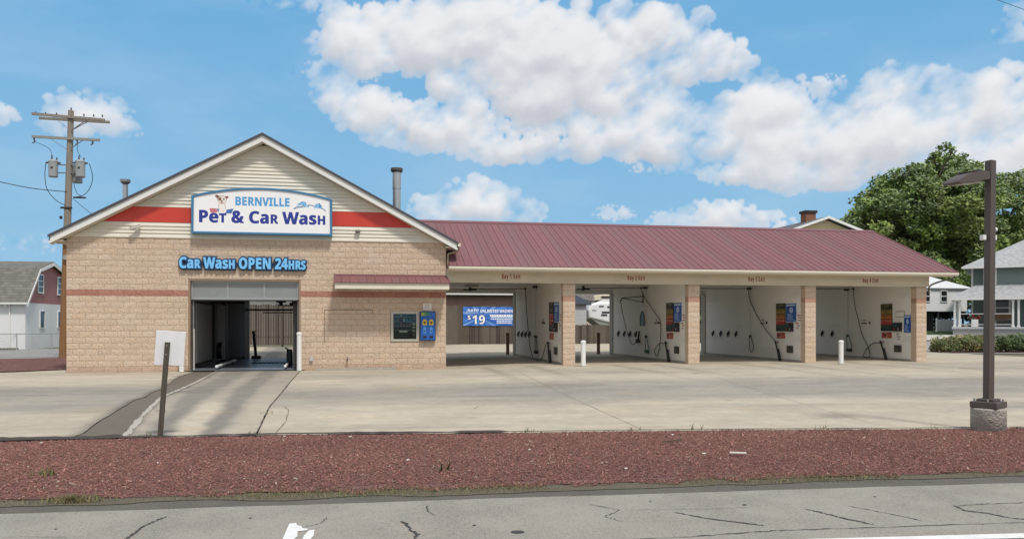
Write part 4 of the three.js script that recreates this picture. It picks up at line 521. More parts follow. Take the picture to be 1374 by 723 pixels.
  BX.forEach((x0, b) => {
    const p = worldPart('pillar', muv(bx(x0 + 0.012, x0 + PW - 0.012, FL - 0.1, HB, FZ - 0.35, FZ - 0.02)), m_mortar, wing), pb = V(0, 0, 0); for (let q = p; q; q = q.parent) pb.add(q.position);
    for (let i = 0; i < 15; i++) { const red = i === 12, cut = i % 2 ? [[0, PW]] : [[0, PW / 2 + 0.02 * (b % 2)], [PW / 2 + 0.02 * (b % 2), PW]]; for (const [a, c] of cut) { const g = blockOf(c - a + 0.004, 0.34, Math.floor(r() * 3)), o = new THREE.Mesh(g, red ? m_redpale[Math.floor(r() * 3)] : m_block[Math.floor(r() * 5)]); o.name = 'block'; o.castShadow = o.receiveShadow = true; o.position.set(x0 + (a + c) / 2 - pb.x, FL + (i + 0.5) * CRS - pb.y, FZ - pb.z); p.add(o); } }
    worldPart('pillar_cap', bx(x0, x0 + PW, FL + 15 * CRS, HB - 0.002, FZ - 0.34, FZ - 0.005), m_block[1], p);
    worldPart('dividing_wall', muv(bx(x0 + 0.02, x0 + PW - 0.02, FL - 0.1, 3.42, BR, FZ - 0.36)), m_bay, wing);
    worldPart('rear_pilaster', muv(bx(x0 - 0.03, x0 + PW + 0.03, FL - 0.1, 3.2, BR - 0.25, BR + 0.25)), mat([0.42, 0.41, 0.38], 0.85, { map: rep(T.dirt, 0.3) }), wing);
    // a stained plinth line along the foot of the wall
    worldPart('wall_base', muv(bx(x0 + 0.008, x0 + 0.02, FL - 0.05, FL + 0.09, BR + 0.3, FZ - 0.37)), mat([0.4, 0.385, 0.35], 0.9, { map: rep(T.dirt, 0.6) }), wing);
  });
  // painted bay names
  [[5.33, 1], [10.27, 2], [15.3, 3], [20.35, 4]].forEach(([x, n]) => { const L = setLine([['Bay ' + n + ' Exit', 0.175]], 0.006, 0, 0.018), t = thing('bay_name', ['', 'red lettering Bay 1 Exit on the header over the bay beside the gable', 'red lettering Bay 2 Exit on the header over the second bay from the gable', 'red lettering Bay 3 Exit on the header over the third bay from the gable', 'red lettering Bay 4 Exit on the header over the end bay'][n], 'lettering', [x - 0.0, 3.37, FZ + 0.003]); L.geos.forEach((g) => mesh('letter', g.scale(0.56, 1, 1), m_redpaint, t)); });
}
// what hangs on the left-facing side of each dividing wall
const boardTex = {};
const speck = (g, w, h, c, n, seed) => { const r = R(seed); g.fillStyle = c; for (let i = 0; i < n; i++) g.fillRect(w * (0.08 + 0.5 * r()), h * (0.1 + 0.78 * (i / n)), w * (0.15 + 0.3 * r()), h * 0.035); };
const pan = (bg, fg, head, seed) => canvas(128, 96, (g) => { g.fillStyle = bg; g.fillRect(0, 0, 128, 96); g.fillStyle = head; g.fillRect(6, 8, 116, 26); g.fillStyle = bg; for (let i = 0; i < 6; i++) g.fillRect(12 + i * 17, 13 + ((i * seed) % 3) * 2, 12, 14); speck(g, 128, 96, fg, 7, seed); g.fillStyle = 'rgba(0,0,0,.35)'; g.fillRect(0, 90, 128, 6); });
const P5 = [pan('#241f18', '#8d8a5c', '#6b6b22', 1), pan('#8a7a35', '#3d3418', '#50401a', 2), pan('#b06a2c', '#5d2f18', '#7a4520', 3), pan('#a8382c', '#5a1c18', '#c98a5a', 4), pan('#142a22', '#2f6a4e', '#1f4a38', 5)].map((m) => mat(0xffffff, 0.5, { map: m }));
const m_note = mat(0xffffff, 0.5, { map: canvas(128, 100, (g) => { g.fillStyle = '#b0523a'; g.fillRect(0, 0, 128, 100); g.fillStyle = '#8c2f22'; g.fillRect(6, 6, 116, 30); g.fillStyle = '#d9b79a'; speck(g, 128, 100, '#d9b79a', 9, 9); g.beginPath(); g.fillStyle = '#5a1f18'; g.arc(40, 50, 20, 0, 7); g.fill(); }) });
const m_bluebd = mat(0xffffff, 0.4, { map: canvas(160, 200, (g) => { g.fillStyle = '#1f4f9c'; g.fillRect(0, 0, 160, 200); g.fillStyle = '#bcd3ef'; g.fillRect(12, 10, 136, 16); g.beginPath(); g.arc(86, 72, 30, 0, 7); g.fill(); g.fillStyle = '#1f4f9c'; g.fillRect(66, 58, 38, 8); g.fillRect(74, 74, 30, 8); g.fillStyle = '#9dbce4'; const r = R(3); for (let i = 0; i < 8; i++) g.fillRect(14 + 20 * r(), 112 + i * 10, 60 + 60 * r(), 5); }) });
const m_redtext = mat([0.45, 0.12, 0.09], 0.8), m_hose = mat([0.045, 0.04, 0.038], 0.6), m_rosehose = mat([0.13, 0.06, 0.05], 0.6), m_greenhose = mat([0.04, 0.12, 0.09], 0.6);
const ord = ['rearmost', 'second from the rear', 'third from the rear', 'frontmost'];
function bay(n, X) { // X: the face of the wall
  const inB = ['', ' in the bay beside the gable', ' in the second bay from the gable', ' in the third bay from the gable', ' in the end bay'][n], f = X - 0.0, q = (x, y, z) => [f - x, y, z];
  const at = (name, label, cat, y, z, group) => thing(name, label + inB, cat, [f, y, z], group);
  const slab = (t, name, z0, z1, y0, y1, d, m) => { const g = new THREE.BoxGeometry(d, y1 - y0, Math.abs(z1 - z0)); g.translate(f - d / 2 - 0.002, (y0 + y1) / 2, (z0 + z1) / 2); return worldPart(name, g, m, t); };
  // menu: five coloured panels and a red one below
  const b = at('instruction_board', 'tall board of five coloured panels with red notice', 'sign', 1.03, -32.25); 
  slab(b, 'backing', -32.66, -31.88, 1.36, 2.55, 0.02, m_dark);
  [[2.33, 2.53], [2.1, 2.31], [1.88, 2.08], [1.63, 1.86], [1.38, 1.61]].forEach(([a, c], i) => slab(b, 'panel', -32.64, -31.9, a, c, 0.032, P5[n === 1 ? [0, 0, 3, 3, 4][i] : n === 4 ? [0, 1, 2, 3, 4][i] : [0, 1, 2, 3, 4][i]]));
  slab(b, 'red_notice', -32.6, -31.92, 1.05, 1.31, 0.02, m_note);
  if (n < 4) { const c = at('blue_poster', 'blue poster with white print beside the panel board', 'poster', 1.78, -31.43); slab(c, 'sheet', -31.83, -31.02, 1.77, 2.52, 0.02, m_bluebd); }
  else { const c = at('blue_poster', 'blue poster with white print by the pillar', 'poster', 1.31, -30.8); worldPart('sheet', bx(f - 0.03, f - 0.005, 1.31, 2.04, -31.08, -30.67), m_bluebd, c); const p = at('paper_notice', 'framed cream paper notice above the coin meter', 'notice', 1.97, -31.35); slab(p, 'frame', -31.64, -31.06, 1.95, 2.22, 0.02, mat([0.4, 0.36, 0.26], 0.8)); slab(p, 'sheet', -31.6, -31.1, 1.99, 2.18, 0.026, m_bay); }
  const mt = at('coin_meter', 'black coin meter beside the coloured panels', 'coin meter', 1.38, -31.5); slab(mt, 'body', -31.76, -31.24, 1.36, 1.73, 0.12, m_black); slab(mt, 'window', -31.66, -31.4, 1.54, 1.67, 0.135, mat([0.02, 0.06, 0.07], 0.15)); slab(mt, 'button', -31.64, -31.56, 1.42, 1.49, 0.14, m_redpaint); slab(mt, 'coin_slot', -31.36, -31.3, 1.42, 1.5, 0.135, m_steel);
  const tx = at('painted_notice', n === 4 ? 'faint grey lettering under the coin meter' : 'faint red stencilled lettering by the coin meter', 'lettering', 1.5, -30.9); if (n < 4) for (const [z, y, w] of [[-30.95, 2.0, 0.34], [-30.85, 1.9, 0.2], [-30.9, 1.8, 0.26], [-31.1, 1.68, 0.3], [-30.95, 1.58, 0.22], [-31.0, 1.48, 0.18]]) slab(tx, 'text_line', z, z + w * 0.85, y, y + 0.045, 0.004, m_redtext); else for (const [z, y, w] of [[-31.62, 1.2, 0.2], [-31.6, 1.1, 0.24], [-31.55, 1.0, 0.16]]) slab(tx, 'text_line', z, z + w, y, y + 0.05, 0.004, mat([0.36, 0.36, 0.37], 0.8));
  const cb = at('coin_box', 'small dark steel coin box low on the wall', 'coin box', 0.48, -31.5); slab(cb, 'body', -31.7, -31.27, 0.47, 0.76, 0.06, mat([0.05, 0.045, 0.035], 0.5)); slab(cb, 'lock', -31.54, -31.44, 0.56, 0.66, 0.08, mat([0.16, 0.15, 0.12], 0.4, { metalness: 0.6 }));
  // holder and hook
  const hd = at('wand_bracket', 'small dark bracket on the middle wall', 'bracket', 1.7, -33.7); slab(hd, 'plate', -34.05, -33.7, 1.68, 1.73, 0.03, mat([0.2, 0.06, 0.05], 0.6)); worldPart('hook', rod(q(0, 1.7, -33.5), q(0.16, 1.78, -33.3), 0.035, 0.02, 8), m_black, hd); slab(hd, 'stencil', -33.98, -33.74, 1.8, 1.88, 0.003, mat([0.5, 0.42, 0.4], 0.9));
  // mat clips
  const zs = n === 4 ? [-37.29, -36.42] : [-39.0, -38.1, -37.26, -36.42]; zs.forEach((z, i) => { const c = thing('mat_clip', 'black mat clip, ' + (n === 4 ? ['rear', 'front'][i] + ' one of the two' : ord[i] + ' of four') + inB, 'mat clip', [f, 1.1, z], 'black mat clips on the bay walls'); slab(c, 'plate', z - 0.07, z + 0.07, 1.14, 1.34, 0.03, m_dark); worldPart('jaw', [rod(q(0.02, 1.28, z), q(0.1, 1.2, z), 0.035, 0.03, 8), rod(q(0.1, 1.2, z), q(0.05, 1.06, z), 0.03, 0.04, 8)], m_black, c); });
  // boom from the ceiling and the high-pressure hose
  const bz = n === 4 ? -34.55 : n === 1 ? -37.0 : n === 2 ? -35.5 : -35.0, cx = f - 2.55;
  const bm = thing('ceiling_boom', 'dark swivel boom under the ceiling' + inB, 'boom', [cx, 3.42, bz - 1.0]);
  worldPart('arm', rod([cx, 3.32, bz - 1.0], q(0.12, 3.3, bz), 0.02, 0.016, 8), m_dark, bm); worldPart('swivel', [rod([cx, 3.42, bz - 1.0], [cx, 3.2, bz - 1.0], 0.07, 0.05, 10), rb(cx - 0.32, cx + 0.3, 3.24, 3.3, bz - 1.1, bz - 0.9, 0.02)], m_black, bm); worldPart('elbow', new THREE.SphereGeometry(0.05, 10, 8).translate(f - 0.12, 3.3, bz), m_black, bm);
  const hs = { 1: [q(0.12, 3.28, -37), q(0.1, 2.4, -36.85), q(0.08, 1.77, -36.68), q(0.1, 0.8, -36.14), q(0.14, 0.22, -35.3), q(0.18, 0.14, -34.7), q(0.2, 0.13, -33.9), q(0.16, 0.2, -33.4), q(0.14, 0.5, -33.1), q(0.1, 0.9, -32.75)], 2: [q(0.12, 3.28, -35.5), q(0.1, 2.95, -35.2), q(0.08, 2.3, -34.1), q(0.06, 1.78, -33.25), q(0.08, 1.5, -33.12), q(0.1, 0.9, -33.15), q(0.12, 0.45, -33.3), q(0.13, 0.27, -33.5), q(0.12, 0.5, -33.75), q(0.1, 0.82, -33.3), q(0.08, 0.85, -32.62)], 3: [q(0.12, 3.28, -35.0), q(0.08, 2.85, -34.97), q(0.08, 2.4, -34.6), q(0.1, 1.91, -34.03), q(0.1, 1.35, -33.3), q(0.08, 0.93, -32.6)], 4: [q(0.12, 3.28, -34.57), q(0.1, 2.46, -34.44), q(0.08, 1.7, -34.15), q(0.08, 1.16, -33.93), q(0.1, 0.6, -33.45), q(0.12, 0.25, -33.3), q(0.13, 0.15, -33.5), q(0.12, 0.22, -33.8), q(0.1, 0.5, -33.6), q(0.1, 0.82, -33.05), q(0.08, 0.84, -32.65)] }[n];
  const h = thing('pressure_hose', ['', 'black wash hose sagging from the boom to the floor', 'black wash hose with a small loop', 'black wash hose slanting to its wand', 'black wash hose with a wide loop'][n] + inB, 'hose', [f - 0.12, 3.28, hs[0][2]]); worldPart('hose', hose(hs, 0.017, 70, 6), n === 2 ? m_rosehose : m_hose, h);
  const wd = at('spray_wand', 'black spray wand in its wall tube', 'wand', 0.12, -32.4); worldPart('holder_tube', rod(q(0.09, 0.12, -32.2), q(0.08, 0.6, -32.4), 0.06, 0.055, 10), m_black, wd); worldPart('wand', rod(q(0.09, 0.3, -32.3), q(0.08, 0.94, -32.62), 0.03, 0.035, 8), m_dark, wd); worldPart('handle', rod(q(0.08, 0.82, -32.62), q(0.1, 0.9, -32.35), 0.022, 0.022, 8), m_dark, wd);
  // foam brush on a thin line
  const bn = { 1: -34.95, 2: -34.92, 3: -34.88, 4: -35.04 }[n], br = at('foam_brush', 'dark foam brush hanging on a thin coiled line', 'brush', 0.35, bn), coil = []; for (let i = 0; i <= 120; i++) { const t = i / 120; coil.push(q(0.08 + 0.025 * Math.cos(i * 0.9), lerp(3.28, 1.15, t), bn + (n === 4 ? 0.05 : 0.025) * Math.sin(i * 0.9))); }
  worldPart('coiled_line', hose(coil, 0.006, 260, 4), mat([0.3, 0.3, 0.28], 0.6), br); worldPart('ceiling_fitting', rb(f - 0.2, f, 3.24, 3.34, bn - 0.16, bn - 0.02, 0.02), m_dark, br);
  worldPart('holder', [rod(q(0, 1.1, bn - 0.2), q(0.16, 1.14, bn + 0.12), 0.06, 0.045, 8)], m_black, br); worldPart('hose_loop', hose([q(0.08, 1.1, bn - 0.12), q(0.08, 0.75, bn - 0.1), q(0.09, 0.42, bn + 0.02), q(0.09, 0.4, bn + 0.18), q(0.08, 0.6, bn + 0.28), q(0.08, 1.05, bn + 0.1)], 0.018, 40, 6), n === 2 || n === 4 ? m_greenhose : m_hose, br);
  if (n !== 3) worldPart('brush_head', rb(f - 0.16, f - 0.03, 0.38, 0.52, bn - 0.05, bn + 0.28, 0.03), n === 2 ? m_greenhose : m_dark, br);
  if (n === 2) {
    const a = thing('bracket_arm', 'triangular bracket arm with a second hanging hose' + inB, 'bracket arm', [f, 2.74, -35.5]);
    worldPart('arm', [rod(q(0.03, 2.92, -35.5), q(0.5, 2.9, -37.0), 0.02), rod(q(0.03, 2.66, -35.45), q(0.5, 2.88, -36.9), 0.018), rod(q(0.03, 2.62, -35.45), q(0.03, 3.1, -35.5), 0.025), rod(q(0.5, 2.9, -37), q(0.52, 2.75, -37.25), 0.025)], m_dark, a);
    worldPart('hose', hose([q(0.52, 2.75, -37.22), q(0.4, 2.0, -37.15), q(0.25, 1.23, -36.98), q(0.2, 0.85, -36.7), q(0.2, 0.73, -36.4), q(0.18, 0.78, -36.05), q(0.12, 0.95, -35.93)], 0.017, 40, 6), m_rosehose, a); worldPart('brush', [rb(f - 0.2, f - 0.04, 0.8, 0.98, -36.05, -35.8, 0.03), rod(q(0.1, 0.95, -35.93), q(0.08, 1.34, -35.82), 0.045, 0.04, 8)], m_black, a);
    const s = at('vacuum_nozzle_sign', 'small blue bottle-shaped plaque high on the wall', 'plaque', 1.58, -35.6); const sh = new THREE.Shape([[-0.25, 0], [0.25, 0], [0.25, 0.38], [0.17, 0.52], [0.1, 0.58], [0.09, 0.66], [-0.09, 0.66], [-0.1, 0.58], [-0.17, 0.52], [-0.25, 0.38]].map((p) => new THREE.Vector2(...p))); worldPart('plate', new THREE.ExtrudeGeometry(sh, { depth: 0.02, bevelEnabled: false }).rotateY(-Math.PI / 2).translate(f - 0.003, 1.58, -35.58), mat([0.16, 0.27, 0.36], 0.5), s); worldPart('frame', hose([q(0.03, 1.58, -35.83), q(0.03, 1.98, -35.83), q(0.03, 2.22, -35.68), q(0.03, 2.22, -35.48), q(0.03, 1.98, -35.33), q(0.03, 1.58, -35.33)], 0.02, 30, 5), m_dark, s);
  }
}
BX.forEach((x, i) => bay(i + 1, x + 0.02));
// ceiling lamp boxes seen under the first bay roof
{ const l = thing('ceiling_lamp', 'flat grey lamp housing on the ceiling of the first bay', 'lamp', [5.0, 3.42, -36]); mesh('housing', rb(-0.3, 0.3, -0.1, 0, -0.15, 0.15, 0.02), mat([0.4, 0.37, 0.3], 0.6), l); mesh('lens', bx(-0.26, 0.26, -0.115, -0.1, -0.12, 0.12), mat([0.5, 0.48, 0.4], 0.4), l); }

// ---------------------------------------------------------------- bollards and posts
function bollard(name, label, x, z, h, r, m, group) { const t = thing(name, label, 'bollard', [x, gy(x, z), z], group), y = h; mesh('post', rod([0, -0.05, 0], [0, y - 0.03, 0], r, r, 20), m, t); mesh('cap', [new THREE.SphereGeometry(r * 1.12, 18, 8, 0, Math.PI * 2, 0, Math.PI / 2).scale(1, 0.5, 1).translate(0, y - 0.03, 0), rod([0, y - 0.09, 0], [0, y - 0.03, 0], r * 1.12, r * 1.12, 20)], m, t); mesh('collar', rod([0, 0, 0], [0, 0.03, 0], r * 1.25, r * 1.15, 20), m_conc, t); return t; }
bollard('bollard', 'tall white bollard between the leaning sign and the wash door jamb', -5.95, -29.85, 1.39, 0.085, m_whitepipe, 'white bollards');
bollard('bollard', 'tall white bollard between the wash door and the outlet box', -2.02, -29.9, 1.37, 0.085, m_whitepipe, 'white bollards');
bollard('bollard', 'short white bollard in front of the first pillar of the bays', 8.2, -29.2, 0.95, 0.09, m_whitepipe, 'white bollards');
bollard('bollard', 'short white bollard in front of the end bay', 18.55, -29.0, 0.92, 0.09, m_whitepipe, 'white bollards');
const m_rust = mat([0.17, 0.1, 0.055], 0.8, { map: rep(T.mottle, 2) });
bollard('rear_bollard', 'rusty brown bollard at the rear of the bay beside the gable', 7.55, -41.1, 1.12, 0.085, m_rust, 'rusty bollards behind the bays');
bollard('rear_bollard', 'rusty brown bollard at the rear of the second bay from the gable', 12.3, -40.9, 1.12, 0.085, m_rust, 'rusty bollards behind the bays');

// ---------------------------------------------------------------- street furniture in front
{ // street lamp at the mulch edge
  const t = thing('street_lamp', 'brown square street lamp on a round concrete base at the mulch edge', 'street lamp', [9.7, 0, -11.2]), m_br = mat([0.095, 0.076, 0.068], 0.55, { map: rep(T.faint, 2) });
  const prof = [[0, -0.05], [0.25, -0.05], [0.25, 0.33], [0.238, 0.355], [0, 0.36]].map((p) => new THREE.Vector2(...p));
  mesh('concrete_base', muv(new THREE.LatheGeometry(prof, 40)), mat([0.42, 0.4, 0.35], 0.95, { map: rep(T.stone, 1.2), bumpMap: rep(T.rough, 1.5), bumpScale: 0.02 }), t);
  mesh('base_cover', [rb(-0.2, 0.2, 0.36, 0.46, -0.2, 0.2, 0.015)], m_br, t).rotation.y = 0.5; const cv = mesh('base_flange', rb(-0.13, 0.13, 0.46, 0.5, -0.13, 0.13, 0.01), m_br, t); cv.rotation.y = 0.5;
  const p = mesh('pole', muv(rb(-0.058, 0.058, 0, 3.86, -0.058, 0.058, 0.01)), m_br, t); p.position.y = 0.36; p.rotation.set(0, 0.19, -0.012);
  const sh = prism([[0, 0.01], [0, 0.12], [-0.16, 0.145], [-0.32, 0.13], [-0.5, 0.085], [-0.62, 0.035], [-0.66, 0.0], [-0.64, -0.02], [-0.3, -0.02]], -0.15, 0.15);
  const hd = mesh('lamp_head', sh, m_br, t); hd.position.set(-0.12, 3.9, 0); hd.rotation.set(0, 0.19, 0.12);
  mesh('lens', bx(-0.56, -0.14, -0.04, -0.022, -0.12, 0.12), mat([0.46, 0.4, 0.33], 0.3), hd); mesh('arm', rb(-0.02, 0.14, 0.0, 0.12, -0.05, 0.05, 0.01), m_br, hd); mesh('top_band', rb(-0.32, -0.16, 0.135, 0.15, -0.152, 0.152, 0.005), m_dark, hd);
  for (const x of [-0.095, 0.095]) mesh('sensor_box', rb(x - 0.03, x + 0.03, 2.97, 3.05, -0.04, 0.04, 0.01), m_white, t); mesh('sensor_eye', new THREE.SphereGeometry(0.035, 10, 8).translate(0.125, 3.14, 0), m_white, t); mesh('sensor_cable', hose([[0.1, 3.05, 0], [0.13, 3.09, 0], [0.125, 3.13, 0]], 0.008, 10, 5), m_dark, t);
  mesh('bolt', [[-0.15, -0.12], [0.13, 0.15], [0.15, -0.13], [-0.13, 0.14]].map(([x, z]) => rod([x, 0.46, z], [x, 0.5, z], 0.014, 0.014, 6)), m_steel, t);
}
{ // leaning sign seen from behind
  const t = thing('leaning_sign', 'blank white back of a small sign on a leaning wooden post in the mulch', 'sign', [-2.82, 0.02, -12.6]);
  const m_post = mat([0.095, 0.085, 0.065], 0.85, { map: rep(T.wood, 2, 0.5) }); mesh('post', muv(bar([0.0, -0.15, 0], [0.115, 1.38, 0], 0.066, 0.05)), m_post, t);
  const p = mesh('panel', rb(-0.2, 0.2, -0.25, 0.25, -0.008, 0.008, 0.006), mat([0.82, 0.82, 0.83], 0.5, { map: rep(T.faint, 2) }), t); p.position.set(0.14, 1.29, -0.04); p.rotation.set(0.02, 0.2, -0.07);
  mesh('bolt', [rod([0.1, 1.2, -0.03], [0.1, 1.2, 0.03], 0.01, 0.01, 6), rod([0.108, 1.33, -0.03], [0.108, 1.33, 0.03], 0.01, 0.01, 6)], m_steel, t);
}
// ---------------------------------------------------------------- utility pole and its wires
{
  const bxp = [-14.35, 0, -44.0], t = thing('utility_pole', 'weathered wooden utility pole with two crossarms and three grey transformers', 'utility pole', bxp);
  const m_old = mat([0.31, 0.285, 0.25], 0.95, { map: rep(T.wood, 1.5, 0.2), bumpMap: rep(T.wood, 1.5, 0.2), bumpScale: 0.01 }), m_new = mat([0.3, 0.16, 0.075], 0.9, { map: rep(T.wood, 1.5, 0.2) }), m_tr = mat([0.34, 0.365, 0.37], 0.45), m_ins = mat([0.07, 0.06, 0.06], 0.3), m_gal = mat([0.2, 0.2, 0.2], 0.5, { metalness: 0.5 });
  const lean = (y) => [0.02 + (y / 12.2) * 0.36, y, 0], at = (y, dx = 0, dz = 0) => [lean(y)[0] + dx, y, dz];
  mesh('trunk', muv(rod(at(-0.1), at(6.0), 0.2, 0.18, 16)), m_new, t); mesh('trunk', muv(rod(at(6.0), at(12.25), 0.175, 0.13, 16)), m_old, t);
  const arm = (y, x0, x1, d, dy) => muv(bar(at(y, x0, d), at(y - dy, x1, d), 0.12, 0.1));
  mesh('crossarm', arm(11.98, -1.72, 1.62, 0.17, 0.16), m_old, t); mesh('crossarm', arm(11.86, -1.5, 1.75, -0.17, 0.06), m_old, t); mesh('crossarm', arm(10.86, -1.68, 1.42, 0.17, 0.05), mat([0.3, 0.29, 0.265], 0.9), t);
  mesh('brace', [bar(at(11.9, 0.95, 0.2), at(11.25, 0.1, 0.16), 0.03, 0.05), bar(at(11.85, -0.7, 0.2), at(11.35, -0.1, 0.16), 0.02, 0.03), bar(at(11.8, 0.75, -0.2), at(11.35, 0.05, -0.16), 0.03, 0.04), bar(at(10.8, -0.85, 0.2), at(10.3, -0.1, 0.16), 0.02, 0.03), bar(at(10.8, 0.7, 0.2), at(10.35, 0.1, 0.16), 0.025, 0.04)], m_gal, t);
  for (const x of [-1.55, -1.1, -0.6, 0.65, 1.1, 1.5]) mesh('insulator', [rod(at(11.96, x, 0.17), at(12.06, x, 0.17), 0.03, 0.035, 8), rod(at(12.06, x, 0.17), at(12.085, x, 0.17), 0.035, 0.02, 8)], m_ins, t);
  for (const [x, y] of [[-1.6, 10.6], [1.05, 10.62], [0.35, 10.6]]) mesh('insulator', [rod(at(10.84, x, 0.17), at(y, x + 0.06, 0.17), 0.045, 0.035, 8), rod(at(y, x + 0.06, 0.17), at(y - 0.06, x - 0.05, 0.17), 0.03, 0.03, 8)], m_ins, t);
  mesh('insulator', rod(at(12.22), at(12.4), 0.04, 0.03, 8), m_ins, t);
  const can = (x, y, z, r, h) => { const c = at(y, x, z), g = mesh('transformer', [new THREE.LatheGeometry([[0, 0], [r * 0.92, 0.02], [r, 0.06], [r, h - 0.06], [r * 1.06, h - 0.05], [r * 1.06, h], [r * 0.7, h + 0.06], [0, h + 0.07]].map((p) => new THREE.Vector2(...p)), 22).translate(...c)], m_tr, t); mesh('bushing', [rod([c[0] - 0.06, c[1] + h, c[2]], [c[0] - 0.06, c[1] + h + 0.28, c[2]], 0.045, 0.03, 8), rod([c[0] + 0.14, c[1] + h, c[2]], [c[0] + 0.18, c[1] + h + 0.18, c[2]], 0.04, 0.03, 8), rod([c[0] - r, c[1] + h - 0.1, c[2]], [c[0] - r - 0.12, c[1] + h - 0.08, c[2]], 0.05, 0.04, 8), rod([c[0] + r, c[1] + h - 0.1, c[2]], [c[0] + r + 0.12, c[1] + h - 0.08, c[2]], 0.05, 0.04, 8)], m_ins, g); mesh('name_plate', bx(c[0] - 0.05, c[0] + 0.05, c[1] + h * 0.5, c[1] + h * 0.5 + 0.1, c[2] + r - 0.01, c[2] + r + 0.008), m_dark, g); };
  can(-0.7, 8.9, 0.05, 0.215, 0.82); can(0.56, 8.92, 0.12, 0.225, 0.82); can(0.26, 8.72, -0.42, 0.24, 0.86);
  mesh('bracket', [bar(at(9.55, -0.5), at(9.55, 0), 0.05, 0.05), bar(at(9.15, -0.5), at(9.15, 0), 0.05, 0.05), bar(at(9.55, 0.35, 0.1), at(9.55, 0, 0.1), 0.05, 0.05), bar(at(9.15, 0.35, 0.1), at(9.15, 0, 0.1), 0.05, 0.05)], m_gal, t);
  mesh('lead_wire', [hose([at(9.65, -1.05, 0.05), at(9.0, -1.08, 0.05), at(8.3, -0.95, 0.05), at(7.75, -0.5, 0.05), at(7.5, 0, 0.15)], 0.018, 24, 5), hose([at(9.65, 0.95, 0.1), at(9.0, 1.12, 0.1), at(8.4, 1.0, 0.1), at(8.05, 0.7, 0.1), at(7.95, 0.25, 0.1)], 0.018, 24, 5), hose([at(8.7, 0.3, 0.2), at(8.4, 0.35, 0.2), at(8.1, 0.5, 0.2), at(8.0, 0.7, 0.2)], 0.015, 16, 5), hose([at(9.95, 0.55, 0.12), at(10.25, 0.4, 0.12), at(10.55, 0.4, 0.17)], 0.012, 12, 5), hose([at(9.9, -0.75, 0.05), at(10.3, -0.9, 0.1), at(10.6, -1.5, 0.17)], 0.012, 12, 5)], m_dark, t);
  mesh('splice', [rb(lean(8)[0] + 0.25, lean(8)[0] + 0.85, 7.9, 7.98, 0.05, 0.15, 0.03), rb(lean(7.4)[0] - 0.3, lean(7.4)[0] + 0.25, 7.36, 7.46, 0.12, 0.2, 0.03), rb(lean(7)[0] - 0.32, lean(7)[0] - 0.2, 6.85, 7.0, 0.1, 0.2, 0.02)], m_dark, t);
  mesh('conduit', [rod(at(0.1, 0.24, 0.1), at(6.2, 0.22, 0.1), 0.05, 0.05, 8)], mat([0.4, 0.4, 0.39], 0.6), t); mesh('conduit', rod(at(3.3, 0.26, 0.16), at(4.6, 0.25, 0.16), 0.07, 0.07, 8), mat([0.05, 0.1, 0.3], 0.6), t);
  mesh('junction_box', [rb(lean(5.9)[0] - 0.38, lean(5.9)[0] + 0.22, 5.62, 5.9, 0.12, 0.34, 0.03)], mat([0.42, 0.17, 0.06], 0.7), t); mesh('meter', rod(at(4.95, 0.06, 0.15), at(4.95, 0.06, 0.34), 0.12, 0.12, 14), mat([0.36, 0.34, 0.3], 0.5), t);
  const wire = (label, pts, r = 0.012) => { const o = worldPart('power_line', hose(pts, r, 40, 5), m_dark, scene); tag(o, label, 'power line'); };
  wire('black service cable sagging from the utility pole out over the grey barn roofed house', [[-14.1, 8.2, -43.85], [-15.7, 8.32, -43.8], [-17.2, 8.6, -43.7], [-22, 9.7, -43.5], [-34, 13, -43]], 0.02);
  wire('thin guy wire from the utility pole down behind the gable roof', [[-13.9, 7.9, -44], [-12.8, 6.9, -44.5], [-11, 5.4, -45.4], [-9.5, 4.3, -46]], 0.012);
  wire('thin dark cable crossing the top corner of the sky above the tree', [[-10, 30.6, -40], [20, 23.45, -40], [34.97, 19.85, -40], [36.84, 19.4, -40], [75, 10.6, -40]], 0.014);
}
// ---------------------------------------------------------------- behind the bays: fences, banner, neighbours
function boardFence(name, label, x0, x1, z, h, y, seed) {
  const t = thing(name, label, 'fence', [x0, y, z]), r = R(seed), cols = [[0.115, 0.096, 0.079], [0.155, 0.133, 0.112], [0.078, 0.064, 0.053], [0.13, 0.11, 0.092]].map((c) => mat(c, 0.95, { map: rep(T.wood, 3, 0.6) })), gs = [[], [], [], []];
  for (let x = x0; x < x1; x += 0.142) { const w = 0.133, hh = h - 0.05 * r() - (r() < 0.08 ? 0.08 : 0); gs[Math.floor(r() * 4)].push(muv(prism([[x, y + 0.03], [x + w, y + 0.03], [x + w, y + hh - 0.05], [x + w - 0.04, y + hh], [x + 0.04, y + hh], [x, y + hh - 0.05]], z, z + 0.022 + 0.006 * r()), 1, r() * 5, r() * 5)); }
  gs.forEach((g, i) => { if (g.length) tag(worldPart('board', g, cols[i], t), null, null, null, 'stuff'); });
  for (const k of [0.18, 0.82]) worldPart('rail', bx(x0, x1, y + h * k, y + h * k + 0.09, z - 0.06, z - 0.002), cols[1], t);
  for (let x = x0; x <= x1; x += 2.4) worldPart('fence_post', bx(x, x + 0.1, y - 0.1, y + h - 0.1, z - 0.16, z - 0.062), cols[2], t);
  return t;
}
boardFence('board_fence', 'tall weathered grey board fence behind the wash carrying the blue banner', -14, 11.2, -50, 2.43, 0.42, 41);
boardFence('board_fence', 'low weathered board fence behind the second bay in front of the white boat', 11.4, 26, -50.0, 1.24, 0.42, 42);
